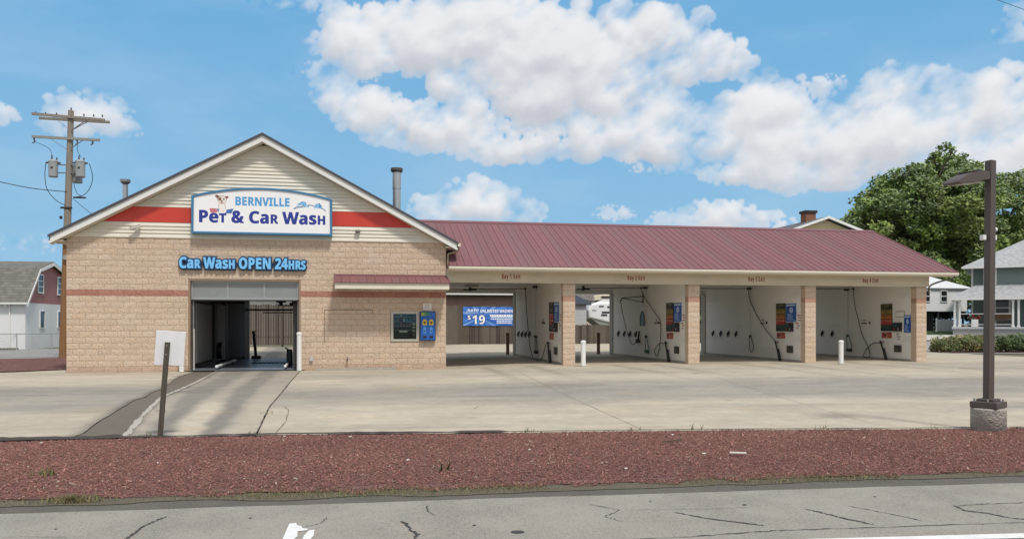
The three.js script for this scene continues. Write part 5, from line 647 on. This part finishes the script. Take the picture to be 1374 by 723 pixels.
{ const t = thing('banner', 'blue vinyl banner with white print reading $19 on the board fence', 'banner', [8.0, 1.57, -49.96]);
  const map = canvas(1024, 366, (g) => {
    g.fillStyle = '#3f76c8'; g.fillRect(0, 0, 1024, 366); for (let i = 0; i < 26; i++) { g.fillStyle = ['#4f88d8', '#2f62b4', '#7aa6e4'][i % 3]; g.beginPath(); g.moveTo(330, 210); const a = (i / 26) * 6.283; g.lineTo(330 + Math.cos(a) * 1000, 210 + Math.sin(a) * 1000); g.lineTo(330 + Math.cos(a + 0.11) * 1000, 210 + Math.sin(a + 0.11) * 1000); g.fill(); }
    g.fillStyle = '#ffffff'; const fit = (s, x, y, w, f) => { g.font = f; g.save(); g.translate(x, y); g.scale(w / g.measureText(s).width, 1); g.fillText(s, 0, 0); g.restore(); };
    fit('UNLIMITED WASHING', 320, 112, 680, 'bold 84px sans-serif'); g.save(); g.transform(1, -0.06, -0.25, 1, 40, 100); fit('Auto', 20, 0, 230, 'bold 84px serif'); g.restore(); g.fillRect(40, 112, 240, 6);
    g.lineJoin = 'round'; g.lineWidth = 22; g.strokeStyle = '#1b3b82'; g.font = 'bold 235px sans-serif'; g.strokeText('19', 165, 330); g.fillText('19', 165, 330); g.font = 'bold 120px sans-serif'; g.strokeText('$', 82, 250); g.fillText('$', 82, 250);
    const r = R(8); for (let i = 0; i < 5; i++) { let x = i < 1 ? 510 : i < 3 ? 530 : 640; const y = 148 + i * 38, e = i < 3 ? 1000 : 930; while (x < e) { const w = 20 + 34 * r(); g.fillRect(x, y, Math.min(w, e - x), i < 1 ? 36 : 20); x += w + 8; } }
  });
  const g = new THREE.PlaneGeometry(3.35, 1.17, 24, 6), p = g.attributes.position; for (let i = 0; i < p.count; i++) p.setZ(i, 0.03 + 0.012 * Math.sin(p.getX(i) * 5) + 0.008 * Math.sin(p.getY(i) * 7 + p.getX(i))); g.computeVertexNormals(); g.translate(8.06, 2.15, -49.96); worldPart('vinyl_sheet', g, mat(0xffffff, 0.4, { map }), t);
  worldPart('eyelet', [[6.42, 2.7], [6.42, 1.6], [8.0, 2.7], [8.0, 1.6], [9.68, 2.7], [9.68, 1.6]].map(([x, y]) => rod([x, y, -49.96], [x, y, -49.9], 0.02, 0.02, 8)), m_steel, t);
}
{ const t = thing('neighbour_building', 'low brown building with a white eave board behind the fence with the banner', 'building', [6, 0.4, -58]);
  worldPart('wall', muv(bx(-1, 12.2, 0.3, 3.65, -64, -57)), mat([0.36, 0.23, 0.19], 0.9, { map: rep(T.mottle, 0.5) }), t); worldPart('eave_board', bx(-1.3, 12.5, 3.7, 3.86, -56.5, -56.4), m_white, t); worldPart('soffit', bx(-1.3, 12.5, 3.66, 3.7, -57, -56.4), m_dark, t); worldPart('roof', prism([[-56.4, 3.88], [-60.5, 5.6], [-64.6, 3.88]], 0, 13.8).rotateY(-Math.PI / 2).translate(12.5, 0, 0), mat([0.3, 0.29, 0.28], 0.9), t); }
{ // boat on its stand behind the low fence
  const t = thing('white_boat', 'white cabin boat with dark windows parked behind the low board fence', 'boat', [19, 0.5, -56]);
  const gc = mat([0.86, 0.86, 0.85], 0.35), ext = (pts, z0, z1, bev) => { const g = new THREE.ExtrudeGeometry(new THREE.Shape(pts.map((p) => new THREE.Vector2(...p))), { depth: z1 - z0 - 2 * bev, bevelEnabled: true, bevelSize: bev, bevelThickness: bev, bevelSegments: 4 }); return g.translate(0, 0, z0 + bev); };
  worldPart('hull', ext([[15.95, 2.2], [15.9, 2.62], [16.1, 2.95], [16.7, 3.06], [22, 2.95], [22, 1.86], [17.4, 1.86]], -57.3, -54.9, 0.15), gc, t);
  worldPart('keel', ext([[16.0, 2.05], [17.3, 1.7], [22, 1.7], [22, 1.2], [17.2, 1.3]], -56.8, -55.0, 0.1), mat([0.33, 0.36, 0.31], 0.6), t);
  worldPart('cabin', ext([[16.5, 3.15], [16.9, 3.28], [21, 3.3], [21, 3.05], [16.6, 3.05]], -57, -55.1, 0.08), gc, t); worldPart('flybridge', ext([[16.35, 3.4], [16.3, 3.62], [17.0, 3.68], [19.6, 3.7], [19.6, 3.42]], -56.8, -55.2, 0.06), mat([0.68, 0.6, 0.46], 0.5), t);
  for (const [x, y, w, h] of [[16.75, 2.42, 0.55, 0.13], [16.7, 2.24, 0.45, 0.12], [16.55, 2.86, 0.35, 0.09], [17.15, 2.8, 0.3, 0.12], [16.05, 2.6, 0.3, 0.05], [17.5, 2.45, 0.3, 0.1]]) worldPart('window', rb(x, x + w, y, y + h, -54.93, -54.87, 0.025), m_black, t);
  worldPart('window', rb(16.8, 17.4, 3.48, 3.62, -55.2, -55.12, 0.02), m_black, t); worldPart('rail', [rod([16.2, 3.3, -55], [16.5, 3.42, -55], 0.015), rod([16.5, 3.42, -55], [17.6, 3.44, -55], 0.015)], m_steel, t);
  worldPart('boat_stand', [bar([17.5, 0.4, -55.4], [17.5, 1.5, -55.6], 0.1, 0.1), bar([20.5, 0.4, -55.4], [20.5, 1.3, -55.6], 0.1, 0.1), bar([17.5, 0.4, -56.6], [17.5, 1.5, -56.4], 0.1, 0.1), bar([20.5, 0.4, -56.6], [20.5, 1.3, -56.4], 0.1, 0.1)], m_dark, t);
  const s = thing('grey_shed', 'pale grey shed with a dark peaked roof beside the white boat behind the fence', 'shed', [14.1, 0.4, -54]); worldPart('wall', muv(bx(12.7, 15.1, 0.3, 3.02, -55.5, -53)), mat([0.55, 0.56, 0.57], 0.7, { map: rep(T.dirt, 0.5) }), s); worldPart('roof', prism([[12.4, 3.0], [15.4, 3.0], [15.4, 3.1], [14.0, 3.75], [12.4, 3.1]], -55.8, -52.8), mat([0.09, 0.11, 0.15], 0.8), s); worldPart('eave_trim', bx(12.4, 15.4, 2.94, 2.998, -52.86, -52.8), m_dark, s);
  const h = thing('cream_house', 'distant house with a grey shingle roof glimpsed above the white boat', 'house', [19, 0.4, -78]); worldPart('wall', muv(bx(14, 30, 0, 4.2, -84, -76)), mat([0.5, 0.44, 0.34], 0.8), h); worldPart('roof', muv(prism([[-75.2, 4.0], [-80, 7], [-84.8, 4.0]], 0, 17).rotateY(-Math.PI / 2).translate(30.5, 0, 0)), mat([0.2, 0.18, 0.17], 0.9, { map: rep(T.shingle, 0.3) }), h); for (const x of [19.5, 22.5]) worldPart('window', bx(x, x + 1, 2.2, 3.4, -75.99, -75.9), m_black, h);
}
// ---------------------------------------------------------------- the barn-roofed house at the left
// face: 'x' looks to +x, 'z' looks to +z
function windowOn(parent, c, w, h, face, m_fr, rows = 2, fw = 0.09) {
  const [x, y, z] = c, B = (a0, a1, y0, y1, d0, d1) => (face === 'x' ? bx(x + d0, x + d1, y0, y1, z + a0, z + a1) : bx(x + a0, x + a1, y0, y1, z + d0, z + d1));
  const o = worldPart('window', [B(-w / 2 - fw, w / 2 + fw, y - h / 2 - fw, y - h / 2, 0.005, 0.07), B(-w / 2 - fw, w / 2 + fw, y + h / 2, y + h / 2 + fw, 0.005, 0.07), B(-w / 2 - fw, -w / 2, y - h / 2, y + h / 2, 0.005, 0.07), B(w / 2, w / 2 + fw, y - h / 2, y + h / 2, 0.005, 0.07), ...[...Array(rows - 1)].map((_, i) => B(-w / 2, w / 2, y - h / 2 + (h * (i + 1)) / rows - 0.03, y - h / 2 + (h * (i + 1)) / rows + 0.03, 0.012, 0.05))], m_fr, parent);
  for (let i = 0; i < rows; i++) worldPart('pane', B(-w / 2, w / 2, y - h / 2 + (h * i) / rows + (i ? 0.03 : 0), y - h / 2 + (h * (i + 1)) / rows - (i < rows - 1 ? 0.03 : 0), 0.006, 0.02), m_glassdark, o);
  return o;
}
const m_glassdark = mat([0.02, 0.024, 0.03], 0.08);
{
  const X = -22.05, Z0 = -60.45, Z1 = -69.6, ZM = -65.0, m_w = mat([0.74, 0.745, 0.74], 0.7, { map: rep(T.faint, 0.3) }), m_p = mat([0.36, 0.165, 0.16], 0.8, { map: rep(T.faint, 0.4) }), m_sh = mat([0.2, 0.19, 0.175], 0.95, { map: rep(T.shingle, 0.22), bumpMap: rep(T.shingle, 0.22), bumpScale: 0.03 });
  const t = thing('barn_house', 'white and pink house with a grey shingled barn roof beyond the side street', 'house', [-30, 0, ZM]);
  worldPart('wall', muv(bx(-44, X, -0.1, 3.12, Z1, Z0)), m_w, t);
  const prof = [[Z0 + 0.35, 3.05], [Z0 - 1.95, 5.5], [ZM, 6.12], [Z1 + 1.95, 5.5], [Z1 - 0.35, 3.05]];
  worldPart('gable_wall', muv(prism([[Z0, 3.12], [Z0 - 2.0, 5.38], [ZM, 6.0], [Z1 + 2.0, 5.38], [Z1, 3.12]], 0, 21.9).rotateY(-Math.PI / 2).translate(X - 0.02, 0, 0)), m_p, t);
  const rf = worldPart('roof', [0, 1, 2, 3].map((i) => { const [a, b] = prof[i], [c, d] = prof[i + 1]; return muv(prism([[a, b], [c, d], [c, d + 0.1], [a, b + 0.1]], 0, 22.4).rotateY(-Math.PI / 2).translate(X + 0.25, 0, 0)); }), m_sh, t);
  worldPart('rake_board', [0, 1, 2, 3].map((i) => { const [a, b] = prof[i], [c, d] = prof[i + 1]; return prism([[a, b - 0.2], [c, d - 0.2], [c, d + 0.02], [a, b + 0.02]], 0, 0.05).rotateY(-Math.PI / 2).translate(X + 0.3, 0, 0); }), m_white, rf);
  worldPart('gutter', bx(-44, X + 0.25, 3.0, 3.12, Z0 + 0.3, Z0 + 0.42), m_white, rf); worldPart('downspout', [rod([-23.0, 0.1, Z0 + 0.06], [-23.0, 2.9, Z0 + 0.06], 0.05), rod([-23.0, 2.9, Z0 + 0.06], [-23.0, 3.02, Z0 + 0.34], 0.05)], m_white, t); worldPart('eave_lamp', rod([-23.2, 2.86, Z0 + 0.1], [-23.2, 2.98, Z0 + 0.28], 0.09, 0.09, 10), m_white, t);
  windowOn(t, [X, 4.52, -63.1], 0.9, 1.2, 'x', m_white, 3); windowOn(t, [X, 4.52, -66.9], 0.9, 1.2, 'x', m_white, 3);
  windowOn(t, [X, 2.0, -63.4], 0.85, 1.15, 'x', m_w, 1, 0.05); windowOn(t, [X, 2.0, -66.9], 0.85, 1.15, 'x', m_w, 1, 0.05);
  const f = thing('chain_link_fence', 'grey chain link fence along the street in front of the barn roofed house', 'fence', [-30, 0, -59.2]), m_g = mat([0.42, 0.43, 0.43], 0.5, { metalness: 0.4 });
  worldPart('top_rail', [rod([-44, 1.02, -58.6], [-22, 1.02, -58.9], 0.03), rod([-22, 1.02, -58.9], [-20.2, 1.02, -63], 0.03)], m_g, f);
  for (const [x, z] of [[-43, -58.6], [-40, -58.65], [-37, -58.7], [-34, -58.72], [-31, -58.75], [-28, -58.8], [-25, -58.85], [-22, -58.9], [-20.8, -61.6], [-20.2, -63]]) worldPart('fence_post', rod([x, -0.1, z], [x, 1.08, z], 0.04), m_g, f);
  const ws = []; for (let k = 0; k < 110; k++) for (const s of [-1, 1]) { const x = -44 + k * 0.2; ws.push(bar([x, 0.05, -58.75], [clamp(x + s * 0.95, -44, -22), 1.0, -58.75], 0.009, 0.009)); } tag(worldPart('wire_mesh', ws, m_g, f), null, null, null, 'stuff');
  worldPart('bottom_kerb', muv(bx(-44, -22, -0.1, 0.1, -59.2, -58.95)), mat([0.2, 0.19, 0.16], 1), f);
}
// ---------------------------------------------------------------- houses at the right
{
  const m_w = mat([0.8, 0.8, 0.81], 0.7, { map: rep(T.faint, 0.3) }), m_rf = mat([0.78, 0.79, 0.8], 0.4, { metalness: 0.1 }), Z = -56, gyr = 1.15;
  const t = thing('white_house', 'white house with a pale metal roof raised on posts behind the last pillar', 'house', [43, gyr, Z]);
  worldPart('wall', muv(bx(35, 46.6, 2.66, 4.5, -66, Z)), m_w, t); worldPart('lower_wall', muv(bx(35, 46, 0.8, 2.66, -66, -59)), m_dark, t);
  const roof = new THREE.BufferGeometry(), q = [[34.5, 4.45, Z + 0.13], [47.1, 4.45, Z + 0.13], [47.1, 4.45, -66.4], [34.5, 4.45, -66.4], [45.2, 5.75, -59.5], [38, 5.75, -59.5]]; roof.setAttribute('position', new THREE.Float32BufferAttribute([0, 1, 4, 0, 4, 5, 1, 2, 4, 2, 3, 5, 2, 5, 4, 3, 0, 5].flatMap((i) => q[i]), 3)); roof.computeVertexNormals(); worldPart('roof', muv(roof), m_rf, t); worldPart('eave_board', bx(34.5, 47.1, 4.38, 4.446, Z + 0.03, Z + 0.14), mat([0.3, 0.3, 0.31], 0.6), t);
  windowOn(t, [44.55, 3.82, Z], 0.5, 0.8, 'z', m_white, 2, 0.06); windowOn(t, [43.1, 3.82, Z], 0.4, 0.8, 'z', m_white, 2, 0.06);
  for (const x of [43.0, 44.1, 45.2, 46.3]) worldPart('post', bx(x, x + 0.12, 0.8, 2.66, Z - 0.2, Z - 0.08), m_dark, t);
}
{ // front wall turned towards the lot; everything below is in the house's own axes, x along the front
  const m_tl = mat([0.2, 0.255, 0.245], 0.75, { map: rep(T.faint, 0.4) }), m_rf = mat([0.46, 0.475, 0.49], 0.55, { map: rep(T.shingle, 0.35) });
  const P = [40.42, 0, -47], TH = -0.74, t = thing('green_house', 'grey green clapboard house with a pale roof and a columned front porch', 'house', P, null, TH), F = 1.5;
  const out = (u, y, w) => [P[0] + u * Math.cos(TH) + w * Math.sin(TH), y, P[2] - u * Math.sin(TH) + w * Math.cos(TH)];   // own axes -> place
  const wl = mesh('wall', muv(bx(0, 13, 0.5, 5.7, -9, 0)), m_tl, t); mesh('wall', muv(bx(-0.75, 0, 0.5, 5.5, -8, -0.9)), m_tl, t);
  for (let i = 0; i < 31; i++) mesh('clapboard', lapZ(0.07, 13, 1.55 + i * 0.132, 0, 0.136), m_tl, wl);
  for (const [x, z] of [[0.0, 0.02], [0.62, 0.02], [-0.74, -0.88]]) mesh('corner_board', bx(x - 0.06, x + 0.06, 1.4, 5.6, z - 0.05, z + 0.02), m_white, t);
  const r = new THREE.BufferGeometry(), q = [[-1.3, 5.42, 0.55], [14, 5.42, 0.55], [14, 5.42, -9.6], [-1.3, 5.42, -9.6], [3.4, 8.0, -4.5], [14, 8.0, -4.5]]; r.setAttribute('position', new THREE.Float32BufferAttribute([0, 1, 5, 0, 5, 4, 0, 4, 3, 3, 4, 5, 3, 5, 2, 0, 3, 2, 0, 2, 1].flatMap((i) => q[i]), 3)); r.computeVertexNormals(); const rf = mesh('roof', muv(r), m_rf, t);
  mesh('eave_board', bx(-1.3, 14, 5.3, 5.418, 0.48, 0.56), m_white, rf); mesh('chimney', bx(2.6, 3.2, 7.2, 8.15, -4.6, -4.0), mat([0.45, 0.46, 0.48], 0.9), rf);
  const p = new THREE.BufferGeometry(), w = [[-1.85, 3.36, 2.35], [14, 3.36, 2.35], [14, 4.25, 0.01], [-0.5, 4.25, 0.01], [-1.85, 3.36, -0.9]]; p.setAttribute('position', new THREE.Float32BufferAttribute([0, 1, 2, 0, 2, 3, 0, 3, 4].flatMap((i) => w[i]), 3)); p.computeVertexNormals();
  const pr = mesh('porch_roof', muv(p), m_rf, t); mesh('porch_fascia', [bx(-1.85, 14, 3.2, 3.355, 2.27, 2.36), bx(-1.85, -1.78, 3.2, 3.355, -0.9, 2.265)], m_white, pr);
  for (const [x, z] of [[-1.6, 2.1], [-1.32, 2.1], [1.6, 2.1], [1.9, 2.1], [5, 2.1], [-1.6, -0.6]]) mesh('porch_column', [bx(x - 0.06, x + 0.06, F, 3.2, z - 0.06, z + 0.06), bx(x - 0.09, x + 0.09, F - 0.04, F + 0.08, z - 0.09, z + 0.09), bx(x - 0.09, x + 0.09, 3.1, 3.199, z - 0.09, z + 0.09)], m_white, t);
  mesh('porch_floor', bx(-1.75, 14, 1.36, F - 0.002, 0.002, 2.28), mat([0.5, 0.51, 0.52], 0.7), t); mesh('porch_skirt', muv(bx(-1.7, 14, 0.4, 1.358, 0.002, 2.2)), mat([0.38, 0.38, 0.385], 0.9, { map: rep(T.stone, 1) }), t);
  mesh('porch_rail', [bx(-1.26, 1.54, 2.3, 2.34, 2.08, 2.12), bx(-1.26, 1.54, 1.62, 1.66, 2.08, 2.12)], m_white, t);
  { const X = 1.0, wf = mesh('window', [bx(X - 0.46, X + 0.46, 3.42, 3.52, 0.04, 0.09), bx(X - 0.46, X + 0.46, 1.95, 2.05, 0.04, 0.09), bx(X - 0.46, X - 0.36, 2.05, 3.42, 0.04, 0.09), bx(X + 0.36, X + 0.46, 2.05, 3.42, 0.04, 0.09), bx(X - 0.36, X + 0.36, 2.7, 2.76, 0.05, 0.08)], m_white, t); mesh('pane', bx(X - 0.36, X + 0.36, 2.05, 2.7, 0.042, 0.055), m_glassdark, wf); mesh('pane', bx(X - 0.36, X + 0.36, 2.76, 3.42, 0.042, 0.055), m_glassdark, wf); mesh('door', bx(2.3, 3.2, F, 3.5, 0.04, 0.08), mat([0.1, 0.13, 0.12], 0.5), t); }
  const pot = thing('flower_planter', 'white planter box with red flowers on the porch of the grey green house', 'planter', out(-0.48, F, 1.95), null, TH); mesh('box', rb(-0.19, 0.19, 0, 0.46, -0.17, 0.17, 0.03), m_white, pot);
  const rr = R(5), fl = [], gr = []; for (let i = 0; i < 60; i++) (rr() < 0.6 ? fl : gr).push(new THREE.IcosahedronGeometry(0.04 + 0.03 * rr(), 0).translate((rr() - 0.5) * 0.6, 0.48 + rr() * 0.26, (rr() - 0.5) * 0.3)); tag(mesh('blossoms', fl, mat([0.25, 0.04, 0.03], 0.8), pot), null, null, null, 'stuff'); tag(mesh('leaves', gr, mat([0.05, 0.08, 0.03], 0.9), pot), null, null, null, 'stuff');
  const bn = thing('porch_bench', 'small brown bench on the porch under the window of the grey green house', 'bench', out(1.0, F, 0.6), null, TH), m_bn = mat([0.25, 0.14, 0.07], 0.7); mesh('seat', rb(-0.5, 0.5, 0.38, 0.44, -0.2, 0.2, 0.015), m_bn, bn); mesh('backrest', rb(-0.5, 0.5, 0.5, 0.8, -0.25, -0.2, 0.015), m_bn, bn); for (const x of [-0.45, 0.4]) for (const z of [-0.18, 0.13]) mesh('leg', bx(x, x + 0.05, 0, 0.38, z, z + 0.05), m_dark, bn);
  const y0 = gy(39.9, -50), pf = thing('picket_fence', 'short pale picket fence panel on the lawn beside the porch', 'fence', [39.9, y0, -50]); for (let i = 0; i < 12; i++) worldPart('picket', bx(39.3 + i * 0.11, 39.39 + i * 0.11, y0 + 0.04, y0 + 0.85 - 0.03 * (i % 2), -50.02, -49.99), mat([0.6, 0.61, 0.62], 0.7), pf); for (const y of [0.2, 0.7]) worldPart('rail', bx(39.3, 40.6, y0 + y, y0 + y + 0.07, -50.07, -50.021), m_white, pf); for (const x of [39.22, 40.6]) worldPart('fence_post', bx(x, x + 0.08, y0 - 0.1, y0 + 0.92, -50.08, -49.98), m_white, pf);
  const sx = 40.55, sz = -42.6, st = thing('stop_sign', 'red octagonal stop sign on a post by the street before the porch', 'road sign', [sx, gy(sx, sz), sz], null, -0.6), ya = 2.06 - gy(sx, sz); mesh('post', bx(-0.03, 0.03, -0.1, ya + 0.4, -0.06, -0.03), m_steel, st);
  const oct = (rad, z, m, n) => mesh(n, new THREE.CylinderGeometry(rad, rad, 0.012, 8).rotateX(Math.PI / 2).rotateZ(Math.PI / 8).translate(0, ya, z), m, st); oct(0.38, -0.01, m_white, 'border'); oct(0.35, 0, mat([0.55, 0.045, 0.035], 0.5), 'face'); const L = setLine([['STOP', 0.2]], 0.004); mesh('lettering', M(L.geos).translate(-L.width / 2, ya - 0.1, 0.007), m_white, st);
}
{ const t = thing('white_outbuilding', 'low white outbuilding wall seen over the fence through the wash tunnel', 'building', [-6, 0.4, -62]); worldPart('wall', muv(bx(-13, -2.2, 0, 3.5, -68, -60)), mat([0.75, 0.75, 0.73], 0.7, { map: rep(T.dirt, 0.3) }), t); worldPart('roof', bx(-13.3, -1.9, 3.5, 3.62, -68.3, -59.6), mat([0.4, 0.4, 0.4], 0.8), t); worldPart('door_post', bx(-5.6, -5.4, 0, 3.45, -59.99, -59.9), mat([0.4, 0.4, 0.39], 0.7), t); }
function lapZ(x0, x1, y, z, h) { const g = new THREE.BufferGeometry(), a = [[x0, y, z + 0.03], [x1, y, z + 0.03], [x1, y + h, z + 0.008], [x0, y + h, z + 0.008], [x0, y, z], [x1, y, z]]; g.setAttribute('position', new THREE.Float32BufferAttribute([0, 1, 2, 0, 2, 3, 4, 5, 1, 4, 1, 0].flatMap((i) => a[i]), 3)); g.computeVertexNormals(); return muv(g); }
{ // gable and chimney beyond the ridge
  const z = -64, t = thing('distant_house', 'cream gabled house with a brick chimney peeking over the maroon bay roof', 'house', [39.7, 1, z - 4]);
  worldPart('wall', muv(bx(35.2, 43.7, 0.5, 9.1, z - 9, z)), mat([0.55, 0.45, 0.27], 0.8), t); worldPart('gable_wall', prism([[35.2, 9.1], [43.7, 9.1], [39.45, 10.6]], z - 9, z - 0.001), mat([0.55, 0.45, 0.27], 0.8), t);
  const rf = worldPart('roof', [prism([[34.6, 9.05], [39.45, 10.72], [39.45, 10.86], [34.6, 9.2]], z - 9.3, z + 0.5), prism([[44.3, 9.05], [44.3, 9.2], [39.45, 10.86], [39.45, 10.72]], z - 9.3, z + 0.5)], mat([0.12, 0.12, 0.13], 0.9), t);
  worldPart('rake_board', [prism([[34.6, 8.98], [39.45, 10.66], [39.45, 10.87], [34.6, 9.2]], z + 0.5, z + 0.56), prism([[44.3, 8.98], [44.3, 9.2], [39.45, 10.87], [39.45, 10.66]], z + 0.5, z + 0.56)], m_white, rf);
  const c = worldPart('chimney', muv(bx(39.0, 39.95, 10.2, 11.5, z - 3.2, z - 2.3)), mat([0.3, 0.135, 0.08], 0.9, { map: rep(T.stone, 2) }), rf); worldPart('chimney_cap', bx(38.9, 40.05, 11.501, 11.72, z - 3.3, z - 2.2), m_dark, c === rf ? rf : rf);
}

// ---------------------------------------------------------------- trees and hedges
const leafGeo = (() => { const g = new THREE.BufferGeometry(); g.setAttribute('position', new THREE.Float32BufferAttribute([-0.5, 0, 0, 0, -0.1, -0.42, 0.5, 0, 0, 0, -0.1, 0.42, 0, 0.1, 0], 3)); g.setIndex([0, 1, 4, 1, 2, 4, 2, 3, 4, 3, 0, 4]); g.computeVertexNormals(); g.setAttribute('uv', new THREE.Float32BufferAttribute(new Float32Array(10), 2)); return g; })();
const m_leaf = new THREE.MeshPhysicalMaterial({ color: 0xffffff, roughness: 0.75, transmission: 0.35, thickness: 0, side: THREE.DoubleSide }), m_bark = mat([0.13, 0.1, 0.075], 1, { map: rep(T.wood, 2, 0.5) });
function foliage(parent, name, clumps, seed, size, pal) { // clumps [x, y, z, radius, leaves]
  let n = 0; for (const c of clumps) n += c[4]; const im = new THREE.InstancedMesh(leafGeo, m_leaf, n), r = R(seed), o = new THREE.Object3D(), col = new THREE.Color(); let k = 0;
  for (const [x, y, z, rad, cnt, ky = 0.75] of clumps) { const tone = 0.75 + 0.5 * r(), pick = pal[Math.floor(r() * pal.length)];
    for (let i = 0; i < cnt; i++) { const u = r() * 2 - 1, a = r() * 6.283, q = Math.cbrt(0.12 + 0.88 * r()), s = Math.sqrt(1 - u * u), w = 0.8 + 0.35 * r(); o.position.set(x + Math.cos(a) * s * rad * q * w, y + u * rad * q * ky * w, z + Math.sin(a) * s * rad * q * w); o.rotation.set((r() - 0.5) * 1.8, r() * 6.28, (r() - 0.5) * 1.8); const sc = size * (0.6 + 0.8 * r()); o.scale.set(sc, sc, sc * 0.8); o.updateMatrix(); im.setMatrixAt(k, o.matrix); const v = tone * (0.72 + 0.56 * r()); col.setRGB(pick[0] * v, pick[1] * v, pick[2] * v); im.setColorAt(k++, col); } }
  im.name = name; im.castShadow = im.receiveShadow = true; parent.add(im); return tag(im, null, null, null, 'stuff');
}
function tree(name, label, x, y, z, h, crown, seed, leaves, pal) { // crown: list of lobes [dx, y, dz, rx, ry]
  const t = thing(name, label, 'tree', [x, y, z]), r = R(seed), cl = [], limbs = [];
  const top = h * 0.82; limbs.push(hose([[0, -0.3, 0], [0.1, h * 0.2, 0.05], [-0.15, h * 0.45, 0], [0.1, top * 0.95, 0.1]], 0.3, 16, 8)); mesh('trunk', muv(M([new THREE.CylinderGeometry(0.36, 0.6, h * 0.35, 12).translate(0, h * 0.16, 0), ...limbs])), m_bark, t);
  const arms = [];
  for (const [dx, cy, dz, rx, ry, n] of crown) { for (let i = 0; i < n; i++) { const u = r() * 2 - 1, a = r() * 6.283, s = Math.sqrt(1 - u * u), q = 0.35 + 0.65 * Math.cbrt(r()); const p = [dx + Math.cos(a) * s * rx * q, cy + u * ry * q, dz + Math.sin(a) * s * rx * q], rad = (0.45 + 0.75 * r()) * (0.45 + rx * 0.11); cl.push([...p, rad, Math.round(leaves * (0.6 + 0.8 * r()) * rad * rad)]); if (i % 4 === 0) { const st = lerp(h * 0.25, top * 0.8, clamp((p[1] - h * 0.3) / (h * 0.6))); arms.push(hose([[0, st, 0], [p[0] * 0.5, lerp(st, p[1], 0.6), p[2] * 0.5], p], 0.05 + 0.05 * r(), 8, 5)); } } }
  mesh('limbs', arms, m_bark, t); foliage(t, 'crown', cl, seed + 1, 0.36, pal); return t;
}
const PAL = [[0.19, 0.29, 0.06], [0.25, 0.35, 0.075], [0.15, 0.23, 0.06], [0.29, 0.38, 0.09], [0.2, 0.28, 0.085]];
tree('leafy_tree', 'large green leafy tree standing behind the maroon bay roof and the street lamp', 54.5, 0.8, -71.5, 17, [[0.4, 11.2, 0, 7.0, 5.2, 190], [2.8, 14.3, 0, 3.6, 3.3, 60], [-5.4, 10, 0.8, 4.0, 3.5, 70], [5, 10, 0, 5.2, 5.2, 90], [-0.5, 6, 0.5, 6.6, 3.5, 110], [2.6, 17, 0, 1.6, 1.7, 18], [-3, 13.9, 0, 2.8, 2.1, 28]], 201, 150, PAL);
tree('leafy_tree', 'broad green tree rising over the roof of the grey green house', 66, 0.9, -74, 16, [[0, 11, 0, 6.4, 5.4, 150], [-3, 7, 0, 5, 3.6, 60], [3.5, 8, 0, 5, 4, 60]], 211, 150, PAL);
tree('small_tree', 'small dark green treetop just showing over the end of the bay roof', 41.4, 0.9, -66, 9.9, [[-0.6, 8.0, 0, 2.2, 1.9, 26], [-2.0, 8.6, 0, 0.9, 0.8, 6]], 221, 170, PAL);
tree('dark_tree', 'dark shaded tree filling the gap between the white house and the green house', 57, 1.0, -77, 9, [[0, 4.6, 0, 5.2, 4.4, 110], [-7, 4.2, 0, 5, 4.2, 90], [6, 3.6, 1, 4.6, 4, 60]], 231, 150, [[0.035, 0.06, 0.022], [0.045, 0.075, 0.026]]);
tree('small_tree', 'leafy green bush tree glimpsed through the narrow gap of the third bay', 25.2, 0.5, -57, 6, [[0, 3.2, 0, 2.4, 2.2, 34]], 241, 165, PAL);
// clipped shrubs along the edge of the lot
const HP = [[0.27, 0.27, 0.075], [0.22, 0.26, 0.08], [0.34, 0.28, 0.11], [0.17, 0.22, 0.06]], HD = [[0.12, 0.19, 0.05], [0.1, 0.16, 0.045], [0.15, 0.21, 0.06]];
function shrub(label, x, z, rx, h, seed, pal) { const y = gy(x, z), t = thing('shrub', label, 'shrub', [x, y, z], 'shrubs along the lot edge'), r = R(seed), cl = [], st = []; for (let i = 0; i < 46; i++) { const a = r() * 6.283, q = Math.sqrt(r()); const px = Math.cos(a) * q * rx, pz = Math.sin(a) * q * rx * 0.7, py = h * (0.2 + 0.72 * r() * (1 - 0.35 * q * q)); cl.push([px, py, pz, 0.24 + 0.1 * r(), 120, 0.8]); if (i % 5 === 0) st.push(rod([px * 0.2, 0, pz * 0.2], [px, py, pz], 0.02, 0.008, 5)); } mesh('stems', st, m_bark, t); foliage(t, 'foliage', cl, seed + 1, 0.1, pal); return t; }
shrub('olive green shrub nearest the end pillar of the bays', 32.6, -40.7, 0.75, 0.95, 301, HP); shrub('bushy olive shrub between the one by the end pillar and the lamp', 33.7, -40.6, 0.75, 0.98, 302, HP); shrub('green shrub just beside the lamp pole on the side of the bays', 34.75, -40.5, 0.62, 0.95, 303, HP);
shrub('dark green shrub just beyond the lamp pole', 36.2, -40.3, 0.75, 1.0, 304, HD); shrub('dark green shrub under the stop sign', 37.3, -40.2, 0.8, 1.04, 305, HD); shrub('dark green shrub farthest along the row past the stop sign', 38.6, -40.0, 0.8, 1.0, 306, HD);
structure(mesh('planting_bed', sheet(-39.6, -41.6, 4, K(31.7), K(50), 30, 0.02), m_mulchbase));
renderer.render(scene, camera);
